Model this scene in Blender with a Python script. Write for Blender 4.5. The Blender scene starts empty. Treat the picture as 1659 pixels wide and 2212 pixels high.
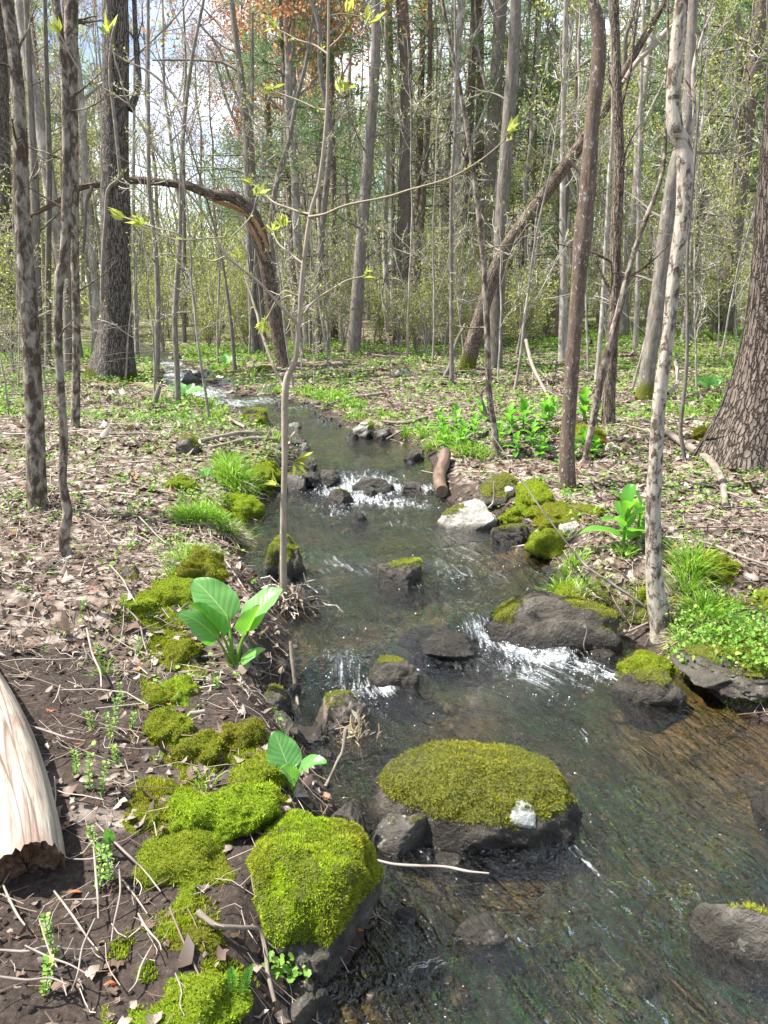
import bpy, math
import numpy as np
from math import radians, sin, cos, pi
rng = np.random.default_rng(11)
SC = bpy.context.scene
# ---------------------------------------------------------------- camera
EYE = 1.6; PITCH = radians(13.9); F = 1661.6; CU, CV = 829.5, 1106.0
cam = bpy.data.cameras.new('camera'); camo = bpy.data.objects.new('camera', cam)
SC.collection.objects.link(camo); SC.camera = camo
camo.location = (0, 0, EYE); camo.rotation_euler = (pi/2 - PITCH, 0, 0)
cam.sensor_fit = 'VERTICAL'; cam.sensor_height = 24; cam.lens = 12/(1106/F)
cam.clip_start = .05; cam.clip_end = 600
# ---------------------------------------------------------------- light
SUN_AZ = (-.92, .06); SUN_EL = radians(57)
SC.view_settings.view_transform = 'Standard'; SC.view_settings.look = 'None'
SC.view_settings.gamma = 1; SC.view_settings.exposure = 1.5
SC.render.engine = 'CYCLES'
SC.cycles.max_bounces = 7; SC.cycles.transparent_max_bounces = 12; SC.cycles.diffuse_bounces = 3
SC.cycles.glossy_bounces = 3; SC.cycles.transmission_bounces = 4
SC.cycles.caustics_reflective = False; SC.cycles.caustics_refractive = False
SC.cycles.sample_clamp_indirect = 4; SC.cycles.use_denoising = True
sl = bpy.data.lights.new('sun', 'SUN'); sl.energy = 5.0; sl.angle = radians(.55); sl.color = (1, .955, .88)
so = bpy.data.objects.new('sun', sl); SC.collection.objects.link(so)
_n = math.hypot(*SUN_AZ)
SD = np.array([SUN_AZ[0]/_n*cos(SUN_EL), SUN_AZ[1]/_n*cos(SUN_EL), sin(SUN_EL)])
from mathutils import Vector
so.rotation_euler = Vector(-SD).to_track_quat('-Z', 'Y').to_euler(); so.location = (0, 0, 30)
W_ = bpy.data.worlds.new('World'); SC.world = W_; W_.use_nodes = True
nt = W_.node_tree; bgn = nt.nodes['Background']
sky = nt.nodes.new('ShaderNodeTexSky'); sky.sky_type = 'NISHITA'; sky.sun_disc = False
sky.sun_elevation = SUN_EL; sky.sun_rotation = math.atan2(SUN_AZ[0], SUN_AZ[1]); sky.air_density = 1.0; sky.dust_density = .6
tcw = nt.nodes.new('ShaderNodeTexCoord'); mpw = nt.nodes.new('ShaderNodeMapping'); mpw.inputs['Scale'].default_value = (1, 1, 2.6)
nzw = nt.nodes.new('ShaderNodeTexNoise'); nzw.inputs['Scale'].default_value = 2.3; nzw.inputs['Detail'].default_value = 6
crw = nt.nodes.new('ShaderNodeValToRGB'); crw.color_ramp.elements[0].position = .44; crw.color_ramp.elements[1].position = .66
mxw = nt.nodes.new('ShaderNodeMix'); mxw.data_type = 'RGBA'; mxw.inputs[7].default_value = (8.0, 8.3, 8.8, 1)
nt.links.new(tcw.outputs['Generated'], mpw.inputs['Vector']); nt.links.new(mpw.outputs[0], nzw.inputs['Vector'])
nt.links.new(nzw.outputs[0], crw.inputs[0]); nt.links.new(crw.outputs[0], mxw.inputs[0])
nt.links.new(sky.outputs[0], mxw.inputs[6]); nt.links.new(mxw.outputs[2], bgn.inputs[0]); bgn.inputs[1].default_value = .095

# ---------------------------------------------------------------- noise
def _hash(ix, iy, iz, s):
    h = (ix.astype(np.int64)*374761393 + iy.astype(np.int64)*668265263 + iz.astype(np.int64)*2147483647 + s*1274126177) & 0xffffffff
    h = ((h ^ (h >> 13))*1274126177) & 0xffffffff
    h = ((h ^ (h >> 16))*2246822519) & 0xffffffff
    return ((h ^ (h >> 15)) & 0xffffff)/float(0xffffff)*2 - 1
def vn(p, s=0):
    p = np.asarray(p, float)
    if p.shape[-1] == 2: p = np.concatenate([p, np.zeros(p.shape[:-1]+(1,))], -1)
    i = np.floor(p); f = p - i; f = f*f*(3-2*f); i = i.astype(np.int64)
    x, y, z = i[..., 0], i[..., 1], i[..., 2]; r = 0
    for a in (0, 1):
        for b in (0, 1):
            for c in (0, 1):
                w = (f[..., 0] if a else 1-f[..., 0])*(f[..., 1] if b else 1-f[..., 1])*(f[..., 2] if c else 1-f[..., 2])
                r = r + w*_hash(x+a, y+b, z+c, s)
    return r
def fbm(p, o=4, s=0, g=.5):
    p = np.asarray(p, float); r = 0; a = 1
    for k in range(o): r = r + a*vn(p*2.03**k + 7.3*k, s+k); a *= g
    return r
def sst(a, b, x): t = np.clip((x-a)/(b-a), 0, 1); return t*t*(3-2*t)
def nrm(v): return v/np.maximum(np.linalg.norm(v, axis=-1, keepdims=True), 1e-9)
def catmull(P, n):
    P = np.asarray(P, float); m = len(P)
    if m == 2: t = np.linspace(0, 1, n)[:, None]; return P[0]*(1-t)+P[1]*t
    Q = np.vstack([2*P[0]-P[1], P, 2*P[-1]-P[-2]]); t = np.linspace(0, m-1-1e-9, n); i = t.astype(int); f = (t-i)[:, None]
    a, b, c, d = Q[i], Q[i+1], Q[i+2], Q[i+3]
    return .5*((2*b)+(-a+c)*f+(2*a-5*b+4*c-d)*f*f+(-a+3*b-3*c+d)*f**3)

# ---------------------------------------------------------------- picture rays -> places on the ground
FW = np.array([0, cos(PITCH), -sin(PITCH)]); UP = np.array([0, sin(PITCH), cos(PITCH)]); EY = np.array([0, 0, EYE])
def ray(u, v): return np.array([(u-CU)/F, 0, 0]) + UP*((CV-v)/F) + FW
def pt(u, v, y):
    r = ray(u, v); return EY + r*(y/r[1])
def pxm(u, v, y): return y/ray(u, v)[1]/F          # metres per picture unit there

# water level, stepping up in small falls
def WL(x, y):
    yc = 3.25 + np.clip(x+.14, -.1, .9)*.75
    return (.028*np.maximum(y-3, 0) + .10*sst(yc-.13, yc+.16, y) + .035*sst(4.35, 4.7, y+.15*np.sin(x*5))
            + .09*sst(6.45, 6.95, y-.25*x) + .05*sst(9.2, 9.6, y) + .07*sst(11.6, 12.2, y) + .09*sst(13.3, 14, y))
def solve(u, v, fn, n=3):
    z = 0.
    for _ in range(12):
        r = ray(u, v); t = (z-EYE)/r[2]; p = EY+r*t; z = float(fn(p[0], p[1]))
    return p
LB = [(700,2212),(770,2090),(808,1960),(770,1840),(745,1740),(690,1640),(660,1560),(650,1470),(645,1390),(600,1290),(560,1235),(535,1170),(548,1100),(600,1065),(650,1010),(650,960),(598,918),(545,893),(466,868),(404,836),(362,806),(342,784)]
RB = [(1659,1575),(1500,1500),(1430,1440),(1330,1380),(1235,1320),(1190,1250),(1160,1190),(1110,1150),(1000,1110),(945,1060),(930,1010),(890,968),(820,940),(760,922),(715,900),(672,878),(600,862),(545,840),(478,815),(430,798),(388,782)]
Lp = np.array([solve(u, v, WL)[:2] for u, v in LB]); Rp = np.array([solve(u, v, WL)[:2] for u, v in RB])
Lp = np.vstack([[(.9,-8),(.45,-3),(.05,-.5),(-.12,.9)], Lp, [(-7.5,20),(-13,26)]])
Rp = np.vstack([[(4.2,-8),(3.9,-3),(3.2,0),(2.5,1.5),(2.0,2.25)], Rp, [(-6.4,21.5),(-12,28)]])
Ls = catmull(Lp, 150); Rs = catmull(Rp, 150)
Ls += .035*np.stack([fbm(Ls*3, 3, 1), fbm(Ls*3, 3, 2)], 1); Rs += .05*np.stack([fbm(Rs*2.5, 3, 3), fbm(Rs*2.5, 3, 4)], 1)
poly = np.vstack([Ls, Rs[::-1]])
def seg_dist(p, A, Bv):
    d = np.full(len(p), 1e9)
    for a, b in zip(A, Bv):
        e = b-a; t = np.clip(((p-a)@e)/(e@e+1e-12), 0, 1); q = p-a-t[:, None]*e
        d = np.minimum(d, (q*q).sum(1))
    return np.sqrt(d)
def inside(p):
    c = np.zeros(len(p), bool); x, y = p[:, 0], p[:, 1]
    for a, b in zip(poly, np.roll(poly, -1, 0)):
        if a[1] == b[1]: continue
        m = (a[1] > y) != (b[1] > y)
        c ^= m & (x < (b[0]-a[0])*(y-a[1])/(b[1]-a[1])+a[0])
    return c
# signed distance tables (fine near, coarse far)
GX0, GY0, GS = -9., -3., .05; gnx, gny = 300, 520
gx, gy = np.meshgrid(GX0+GS*np.arange(gnx), GY0+GS*np.arange(gny)); gp = np.stack([gx.ravel(), gy.ravel()], 1)
dl = seg_dist(gp, Ls[:-1], Ls[1:]); dr = seg_dist(gp, Rs[:-1], Rs[1:]); ins = inside(gp)
SDG = np.where(ins, -np.minimum(dl, dr), np.minimum(dl, dr)).reshape(gny, gnx)
SIDE = np.where(dl < dr, -1., 1.).reshape(gny, gnx)
DLG = dl.reshape(gny, gnx); DRG = dr.reshape(gny, gnx)
def look(G, x, y):
    fx = np.clip((np.asarray(x)-GX0)/GS, 0, gnx-1.001); fy = np.clip((np.asarray(y)-GY0)/GS, 0, gny-1.001)
    i = fx.astype(int); j = fy.astype(int); a = fx-i; b = fy-j
    return (G[j, i]*(1-a)+G[j, i+1]*a)*(1-b)+(G[j+1, i]*(1-a)+G[j+1, i+1]*a)*b
def sdist(x, y):
    x = np.asarray(x, float); y = np.asarray(y, float)
    ox = np.maximum(np.maximum(GX0-x, x-(GX0+GS*(gnx-1))), 0); oy = np.maximum(np.maximum(GY0-y, y-(GY0+GS*(gny-1))), 0)
    return look(SDG, x, y)+np.hypot(ox, oy)
def ground(x, y):
    x = np.asarray(x, float); y = np.asarray(y, float); sd = sdist(x, y); side = look(SIDE, x, y)
    w = WL(np.clip(x, -.5, 1), y); p = np.stack([x, y], -1)
    near = 1-sst(3, 9, y)
    bh = (.12+.05*near + .04*vn(p*.9, 5))*(1-.88*sst(7, 11, y))
    out = bh*sst(0, .28, sd) + .05*sst(.2, 1.5, sd) + .022*np.minimum(np.maximum(sd, 0), 12)
    out = out + .10*sst(2, 5, x)*sst(7, 14, y) + .03*np.maximum(x-6, 0)*sst(10, 25, y)
    out = out + .05*fbm(p*.55, 3, 9)*sst(.3, 1.5+1.5*sst(7, 11, y), sd) - .015*np.minimum(sd, 4)*sst(8, 12, y)*(side < 0) + .018*fbm(p*3.1, 3, 12)*sst(.05, .4, sd)+.006*fbm(p*14, 2, 13)
    dep = (.11 + .04*vn(p*1.3, 21))*sst(0, .35, -sd) + .02
    bed = -dep + .022*fbm(p*5, 3, 23)*sst(0, .2, -sd)
    return w + np.where(sd > 0, out-.02*(1-sst(0, .1, sd)), bed)
def surf(x, y):
    g = ground(x, y); return np.where(sdist(x, y) < 0, np.maximum(g, WL(x, y)), g)
_T = np.geomspace(.8, 110, 2600)
def hit(u, v, fn=ground):
    r = ray(u, v); P = EY+_T[:, None]*r; d = P[:, 2]-fn(P[:, 0], P[:, 1]); k = np.argmax(d < 0)
    if not (d < 0).any(): return P[-1]
    if k == 0: return P[0]
    f = d[k-1]/(d[k-1]-d[k]); return P[k-1]*(1-f)+P[k]*f

# ---------------------------------------------------------------- mesh building
class MB:
    def __init__(s): s.V = []; s.Q = []; s.T = []; s.tc = []; s.vc = []; s.n = 0
    def add(s, V, Fc, tc=None, vc=None):
        V = np.asarray(V, float).reshape(-1, 3); m = len(V)
        if m == 0: return s
        s.V.append(V)
        for Fa in (Fc if isinstance(Fc, list) else [Fc]):
            Fa = np.asarray(Fa, int)
            if len(Fa): (s.Q if Fa.shape[1] == 4 else s.T).append(Fa+s.n)
        s.tc.append(np.zeros((m, 3)) if tc is None else np.broadcast_to(np.asarray(tc, float).reshape(-1, 3), (m, 3)))
        s.vc.append(np.zeros((m, 3)) if vc is None else np.broadcast_to(np.asarray(vc, float).reshape(-1, 3), (m, 3)))
        s.n += m; return s
    def verts(s): return np.concatenate(s.V)
    def build(s, name, mat, parent=None, origin=None, smooth=True):
        V = np.concatenate(s.V); org = np.zeros(3)
        if parent is not None: org = np.array(parent.matrix_basis.translation)
        elif origin is not None: org = np.asarray(origin, float)
        me = bpy.data.meshes.new(name); me.vertices.add(len(V)); me.vertices.foreach_set('co', (V-org).astype(np.float32).ravel())
        Q = np.concatenate(s.Q) if s.Q else np.zeros((0, 4), int); T = np.concatenate(s.T) if s.T else np.zeros((0, 3), int)
        me.loops.add(Q.size+T.size); me.loops.foreach_set('vertex_index', np.concatenate([Q.ravel(), T.ravel()]).astype(np.int32))
        me.polygons.add(len(Q)+len(T))
        me.polygons.foreach_set('loop_start', np.concatenate([np.arange(len(Q))*4, Q.size+np.arange(len(T))*3]).astype(np.int32))
        me.polygons.foreach_set('use_smooth', np.full(len(Q)+len(T), smooth))
        me.update(calc_edges=True)
        for k, arr in (('tc', s.tc), ('vc', s.vc)):
            a = me.attributes.new(k, 'FLOAT_VECTOR', 'POINT'); a.data.foreach_set('vector', np.concatenate(arr).astype(np.float32).ravel())
        me.materials.append(mat)
        o = bpy.data.objects.new(name, me); SC.collection.objects.link(o)
        if parent is not None: o.parent = parent
        else: o.location = org
        return o
def tag(o, label=None, cat=None, group=None, kind=None):
    for k, v in (('label', label), ('category', cat), ('group', group), ('kind', kind)):
        if v: o[k] = v
    return o
def empty(name, loc, label=None, cat=None, group=None):
    o = bpy.data.objects.new(name, None); SC.collection.objects.link(o); o.location = tuple(map(float, loc)); o.empty_display_size = .1
    return tag(o, label, cat, group)
KIDS = {}
def copy_tree(o, parent=None):
    c = o.copy(); SC.collection.objects.link(c)
    if parent is not None: c.parent = parent
    if o.name not in KIDS: KIDS[o.name] = [k for k in bpy.data.objects if k.parent is o] if True else []
    for k in KIDS[o.name]: copy_tree(k, c)
    return c

def tubes(P, R, k=4, vc=None, tip=False):
    """P (m,n,3) paths, R (m,n) radii -> verts, quads, tc (cos r, sin r, length)"""
    P = np.asarray(P, float); R = np.asarray(R, float)
    if P.ndim == 2: P = P[None]; R = R[None]
    m, n, _ = P.shape; T = nrm(np.gradient(P, axis=1)); ov = nrm(P[:, -1]-P[:, 0])
    ref = np.where(np.abs(ov[:, 2:3]) > .75, np.array([[0., 1, 0]]), np.array([[0., 0, 1]]))[:, None]
    ref = np.where((np.abs(ov[:, None, 2:3]) <= .75), ref, np.array([[[0., 1., 0.]]]))
    N1 = nrm(np.cross(T, np.broadcast_to(ref, T.shape))); N2 = np.cross(T, N1)
    a = np.arange(k)*2*pi/k; ca, sa = np.cos(a), np.sin(a)
    V = P[:, :, None]+R[:, :, None, None]*(ca[:, None]*N1[:, :, None]+sa[:, None]*N2[:, :, None])
    L = np.concatenate([np.zeros((m, 1)), np.cumsum(np.linalg.norm(np.diff(P, axis=1), axis=-1), 1)], 1)
    off = (np.arange(m)*1.37 % 9)[:, None, None]
    tc = np.stack([R[:, :, None]*ca+0*off, R[:, :, None]*sa+off, L[:, :, None]+0*ca], -1)
    idx = np.arange(m*n*k).reshape(m, n, k); b = np.roll(idx, -1, 2)
    Fq = np.stack([idx[:, :-1], b[:, :-1], b[:, 1:], idx[:, 1:]], -1).reshape(-1, 4)
    v = np.zeros((m, n, k, 3))
    if vc is not None: v[:] = vc
    else: v[..., 0] = (np.arange(m)*.618 % 1)[:, None, None]
    return V.reshape(-1, 3), Fq, tc.reshape(-1, 3), v.reshape(-1, 3)
def addtubes(mb, P, R, k=4, vc=None):
    V, Fq, tc, v = tubes(P, R, k, vc); mb.add(V, Fq, tc, v)
def trunkmesh(mb, P, R, k=20, amp=.06, fr=6., flare=0, lobes=0, lobeamp=.3, base_h=.45, moss=0, mossh=.4, seed=0, cap=False, ztop=None):
    """one detailed tapered trunk; bark relief in the radius; vc = (random, moss, height)"""
    P = np.asarray(P, float); R = np.asarray(R, float); n = len(P)
    V, Fq, tc, _ = tubes(P, R, k); C = np.repeat(P, k, 0); D = V-C; rad = np.repeat(R, k)
    q = tc.copy(); q[:, 2] *= .35
    h = tc[:, 2]; th = np.arctan2(tc[:, 1], tc[:, 0])
    s = 1+amp*fbm(q*fr/np.maximum(R.mean()*12, .2), 3, seed)+amp*.7*vn(np.stack([np.cos(th)*1.5, np.sin(th)*1.5, h*1.3], -1), seed+5)
    if flare: s = s+flare*np.exp(-h/(base_h*.5))
    if lobes: s = s+lobeamp*np.cos(th*lobes+seed+h*.8)*np.exp(-h/base_h)
    V = C+D*s[:, None]
    mz = sst(mossh, 0, h)*moss + .0*h
    mz = np.clip(mz*(1+.6*fbm(V*5, 2, seed+2)), 0, 1)
    vc = np.stack([np.full(len(V), (seed*.37) % 1), mz, h], -1)
    mb.add(V, Fq, tc, vc)
    if cap:
        for e, f in ((0, 1), (n-1, -1)):
            ring = V[e*k:(e+1)*k]; c = ring.mean(0); b = mb.n
            mb.add(np.vstack([ring, c[None]]), np.array([[i, (i+1) % k, k] if f < 0 else [(i+1) % k, i, k] for i in range(k)]), np.vstack([tc[e*k:(e+1)*k], [[0, 0, 0]]]), (.5, 0, -1))
    return V
def spawn(P, R, per, tr, L, ang, up, wander, seg, rfac, g, taper=.25, fall=.6):
    m, s, _ = P.shape; pl = np.linalg.norm(np.diff(P, axis=1), axis=-1).sum(1)
    idx = np.repeat(np.arange(m), per); n = len(idx); t = g.uniform(tr[0], tr[1], n); f = t*(s-1-1e-6); i = f.astype(int); fr = (f-i)[:, None]
    pos = P[idx, i]*(1-fr)+P[idx, i+1]*fr; tan = nrm(P[idx, i+1]-P[idx, i]); rad = (R[idx, i]*(1-fr[:, 0])+R[idx, i+1]*fr[:, 0])
    perp = nrm(np.cross(tan, g.normal(size=(n, 3)))); a = g.uniform(ang[0], ang[1], n)[:, None]
    d = tan*np.cos(a)+perp*np.sin(a); LL = (pl[idx]*L if L < 0.999 or L > 1.001 else pl[idx])*(1-fall*t)*g.uniform(.6, 1.25, n)
    out = [pos]
    for k in range(seg):
        d = nrm(d+wander*g.normal(size=(n, 3))+np.array([0, 0, up])); pos = pos+d*(LL/seg)[:, None]; out.append(pos)
    Pn = np.stack(out, 1); Rn = (rad*rfac)[:, None]*np.linspace(1, taper, seg+1)[None]
    return Pn, Rn
def leafq(mb, P, D, N, L, Wd, vc=None, bend=.12):
    """diamond leaves folded along the midrib"""
    P = np.asarray(P); D = nrm(D); S = nrm(np.cross(D, N)); U = np.cross(S, D); n = len(P)
    L = np.broadcast_to(L, (n,))[:, None]; Wd = np.broadcast_to(Wd, (n,))[:, None]
    V = np.stack([P, P+D*L*.5+S*Wd*.5+U*L*bend, P+D*L, P+D*L*.5-S*Wd*.5+U*L*bend], 1)
    tc = np.tile(np.array([[0, 0, 0], [.5, 1, 0], [1, 0, 0], [.5, -1, 0]], float), (n, 1))
    r = rng.random(n) if vc is None else vc
    v = np.zeros((n, 4, 3)); v[..., 0] = r[:, None]; v[..., 1] = rng.random(n)[:, None]
    mb.add(V.reshape(-1, 3), np.arange(n*4).reshape(n, 4), tc, v.reshape(-1, 3))
LMK = [(60,1700,'the bleached log'),(70,1930,'the broken log end'),(350,1520,'the yellow moss ridge'),(380,1400,'the olive moss cushion'),(450,1720,'the bright moss cushion'),(400,1840,'the yellowish moss carpet'),(430,2120,'the bottom moss cushion'),(680,1900,'the big green boulder'),(500,1440,'the large leafy plant'),(150,1200,'the snaking trunk foot'),(275,1235,'the orange capped rock'),(540,2040,'the crooked mud stick'),(240,1830,'the single leaf sprout'),(560,835,'the pale rounded boulder'),(410,820,'the wide flat rock'),(545,890,'the green topped boulder'),(617,838,'the sapling fork'),(385,870,'the forked trunk foot'),(473,805,'the upright pale stone'),(780,925,'the half pale rock'),(613,790,'the arched tree foot'),(240,820,'the massive dark tree'),(955,1040,'the dark jammed log'),(1010,1100,'the pale angular rock'),(860,1225,'the midstream capped rock'),(618,1190,'the upright mossy rock'),(1170,1340,'the long dark boulder'),(1410,1360,'the pale trunk foot'),(1400,1480,'the wet right bank rock'),(620,1340,'the sapling foot'),(740,1510,'the tan topped rock'),(640,1590,'the flat grey wedge'),(610,1040,'the rounded grey rock'),(715,1030,'the upper fall'),(1180,1230,'the flat dark slab'),(520,1110,'the straw tussock'),(630,945,'the flat mossy stone'),(900,980,'the low black rock')]
def near(u, v):
    k = min(LMK, key=lambda l: (l[0]-u)**2+(1.3*(l[1]-v))**2); dx, dy = u-k[0], (v-k[1])*1.3; d = math.hypot(dx, dy)
    w = ('in front of ' if dy > 0 else 'behind ') if abs(dy) > abs(dx) else ('right of ' if dx > 0 else 'left of ')
    return ('close ' if d < 45 else 'well ' if d > 110 else '')+w+k[2]
def rdir(n, zb=0, g=rng):
    v = g.normal(size=(n, 3)); v[:, 2] += zb; return nrm(v)
# ---------------------------------------------------------------- materials
class G:
    def __init__(s, name):
        s.m = bpy.data.materials.new(name); s.m.use_nodes = True; s.t = s.m.node_tree; s.t.nodes.clear()
        s.out = s.t.nodes.new('ShaderNodeOutputMaterial')
    def n(s, ty, **kw):
        x = s.t.nodes.new(ty)
        for k, v in kw.items(): setattr(x, k, v)
        return x
    def put(s, sock, v):
        if v is None: return
        if isinstance(v, bpy.types.NodeSocket): s.t.links.new(v, sock)
        elif isinstance(v, (tuple, list)):
            d = sock.default_value
            sock.default_value = tuple(v)+(1,) if len(d) == 4 and len(v) == 3 else tuple(v)
        else:
            try: sock.default_value = v
            except TypeError: sock.default_value = (v, v, v, 1) if len(sock.default_value) == 4 else (v, v, v)
    def attr(s, name, comp=None):
        a = s.n('ShaderNodeAttribute', attribute_name=name)
        if comp is None: return a.outputs['Vector']
        x = s.n('ShaderNodeSeparateXYZ'); s.put(x.inputs[0], a.outputs['Vector']); return x.outputs[comp]
    def pos(s): return s.n('ShaderNodeNewGeometry').outputs['Position']
    def obj(s): return s.n('ShaderNodeTexCoord').outputs['Object']
    def rnd(s): return s.n('ShaderNodeObjectInfo').outputs['Random']
    def sc(s, vec, k):
        x = s.n('ShaderNodeVectorMath', operation='MULTIPLY'); s.put(x.inputs[0], vec); s.put(x.inputs[1], k if isinstance(k, tuple) else (k, k, k)); return x.outputs[0]
    def vadd(s, a, b):
        x = s.n('ShaderNodeVectorMath', operation='ADD'); s.put(x.inputs[0], a); s.put(x.inputs[1], b); return x.outputs[0]
    def noise(s, vec, scale=5, detail=4, rough=.55, dist=0, col=False):
        x = s.n('ShaderNodeTexNoise'); s.put(x.inputs['Vector'], vec); x.inputs['Scale'].default_value = scale
        x.inputs['Detail'].default_value = detail; x.inputs['Roughness'].default_value = rough; x.inputs['Distortion'].default_value = dist
        return x.outputs[1 if col else 0]
    def vor(s, vec, scale=5, feature='F1', out='Distance', rand=1):
        x = s.n('ShaderNodeTexVoronoi', feature=feature); s.put(x.inputs['Vector'], vec); x.inputs['Scale'].default_value = scale; x.inputs['Randomness'].default_value = rand
        return x.outputs[out]
    def ramp(s, f, st, interp='LINEAR'):
        x = s.n('ShaderNodeValToRGB'); c = x.color_ramp; c.interpolation = interp
        while len(c.elements) < len(st): c.elements.new(.5)
        for e, (p, col) in zip(c.elements, st):
            e.position = p; e.color = (tuple(col)+(1,)) if isinstance(col, (tuple, list)) else (col, col, col, 1)
        s.put(x.inputs[0], f); return x.outputs[0]
    def mix(s, f, a, b, mode='MIX'):
        x = s.n('ShaderNodeMix', data_type='RGBA', blend_type=mode); s.put(x.inputs[0], f); s.put(x.inputs[6], a); s.put(x.inputs[7], b); return x.outputs[2]
    def math(s, op, a, b=None, c=None, clamp=False):
        x = s.n('ShaderNodeMath', operation=op, use_clamp=clamp); s.put(x.inputs[0], a); s.put(x.inputs[1], b); s.put(x.inputs[2], c); return x.outputs[0]
    def bump(s, h, st=.5, d=.01, nrm_=None):
        x = s.n('ShaderNodeBump'); s.put(x.inputs['Height'], h); x.inputs['Strength'].default_value = st; x.inputs['Distance'].default_value = d; s.put(x.inputs['Normal'], nrm_); return x.outputs[0]
    def pr(s, col, rough=.8, spec=.3, nor=None, **kw):
        x = s.n('ShaderNodeBsdfPrincipled'); s.put(x.inputs['Base Color'], col); s.put(x.inputs['Roughness'], rough); s.put(x.inputs['Specular IOR Level'], spec); s.put(x.inputs['Normal'], nor)
        for k, v in kw.items(): s.put(x.inputs[k], v)
        return x.outputs[0]
    def leaf(s, col, tr=.4, rough=.5, nor=None, trcol=None, spec=.3):
        a = s.pr(col, rough, spec, nor); b = s.n('ShaderNodeBsdfTranslucent'); s.put(b.inputs[0], trcol if trcol is not None else col); s.put(b.inputs['Normal'], nor)
        x = s.n('ShaderNodeMixShader'); x.inputs[0].default_value = tr; s.t.links.new(a, x.inputs[1]); s.t.links.new(b.outputs[0], x.inputs[2]); return x.outputs[0]
    def done(s, sh):
        s.t.links.new(sh, s.out.inputs[0]); return s.m
def bark(name, dark, lite, blotch=None, bl=(.55, .62), bs=14, mossc=(.10, .11, .02), ridged=0, bump=.8, sc=1., warm=None):
    g = G(name); t = g.attr('tc'); ts = g.sc(t, (sc, sc, sc*.3))
    r = g.rnd(); of = g.sc(g.n('ShaderNodeCombineXYZ').outputs[0], 1)
    n1 = g.noise(ts, 26, 6, .65, .4); n2 = g.noise(g.sc(t, (1, 1, .12)), 55*sc, 4, .6)
    col = g.mix(g.ramp(n1, [(.3, 0.), (.7, 1.)]), dark, lite)
    h = g.math('ADD', n1, g.math('MULTIPLY', n2, .5))
    if ridged:
        v = g.vor(g.vadd(g.sc(t, (1, 1, .10)), g.sc(g.noise(t, 14, 4, .6, 0, True), .045)), ridged, 'DISTANCE_TO_EDGE'); cr = g.ramp(v, [(0., 0.), (.16, 1.)])
        col = g.mix(cr, tuple(c*.35 for c in dark), col); h = g.math('ADD', h, g.math('MULTIPLY', cr, 1.2))
    if blotch is not None:
        b = g.noise(g.sc(t, (1, 1, .55)), bs, 7, .68, .5); bm = g.ramp(b, [(bl[0], 0.), (bl[1], 1.)]); col = g.mix(bm, col, blotch); h = g.math('ADD', h, g.math('MULTIPLY', bm, .4))
    if warm is not None:
        b = g.noise(t, 5, 4, .6); col = g.mix(g.ramp(b, [(.5, 0.), (.65, 1.)]), col, warm)
    mm = g.math('MULTIPLY', g.attr('vc', 1), 1.6, clamp=True); mn = g.noise(t, 40, 4, .7)
    mf = g.ramp(g.math('ADD', mm, g.math('SUBTRACT', mn, .75)), [(.25, 0.), (.45, 1.)])
    col = g.mix(mf, col, g.mix(mn, tuple(c*.45 for c in mossc), tuple(c*1.6 for c in mossc)))
    col = g.mix(.45, col, g.mix(r, g.mix(1., col, (.75, .72, .7), 'MULTIPLY'), g.mix(1., col, (1.25, 1.25, 1.25), 'MULTIPLY')))
    return g.done(g.pr(col, .92, .12, g.bump(h, bump, .012/sc)))
M = {}
M['bark_grey'] = bark('grey bark', (.095, .082, .07), (.27, .24, .205), (.38, .355, .32), (.60, .66), 11)
M['bark_blotch'] = bark('pale bark with dark moss blotches', (.20, .17, .135), (.35, .31, .26), (.075, .056, .042), (.43, .55), 17)
M['bark_pale'] = bark('whitish bark with dark flecks', (.24, .205, .165), (.46, .405, .335), (.085, .062, .047), (.50, .60), 30, bump=.8)
M['bark_big'] = bark('dark furrowed bark', (.11, .095, .085), (.32, .285, .25), None, ridged=52, bump=1.)
M['bark_huge'] = bark('deeply furrowed bark', (.07, .052, .042), (.24, .20, .17), (.36, .34, .31), (.62, .70), 26, ridged=34, bump=1.)
M['bark_red'] = bark('reddish brown bark with pale flecks', (.085, .058, .045), (.185, .14, .11), (.42, .39, .35), (.56, .62), 48)
M['bark_maple'] = bark('light brown scaly bark', (.12, .088, .066), (.27, .215, .17), (.40, .365, .32), (.60, .66), 26, ridged=52, bump=.8)
M['bark_pine'] = bark('dark pine bark', (.09, .072, .058), (.21, .175, .145), None)
M['bark_sap'] = bark('smooth tan sapling bark', (.24, .20, .15), (.42, .36, .28), (.50, .45, .37), (.58, .66), 30, bump=.3)
M['bark_far'] = bark('far trunk bark', (.16, .14, .12), (.36, .325, .28), (.46, .43, .39), (.5, .6), 5, bump=.3)
M['bark_dead'] = bark('weathered fallen branch', (.11, .085, .065), (.29, .25, .21), (.45, .42, .37), (.58, .66), 16)
M['stick'] = bark('dry pale stick', (.13, .105, .085), (.40, .35, .30), None, bump=.3)
M['root'] = bark('brown wet root', (.10, .065, .045), (.30, .22, .16), None, bump=.4)
# fresh torn wood
g = G('torn orange wood'); t = g.attr('tc'); n = g.noise(g.sc(t, (1, 1, .05)), 90, 5, .7)
M['torn'] = g.done(g.pr(g.ramp(n, [(.3, (.10, .055, .03)), (.5, (.33, .18, .09)), (.75, (.55, .36, .20))]), .8, .2, g.bump(n, .9, .01)))
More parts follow.
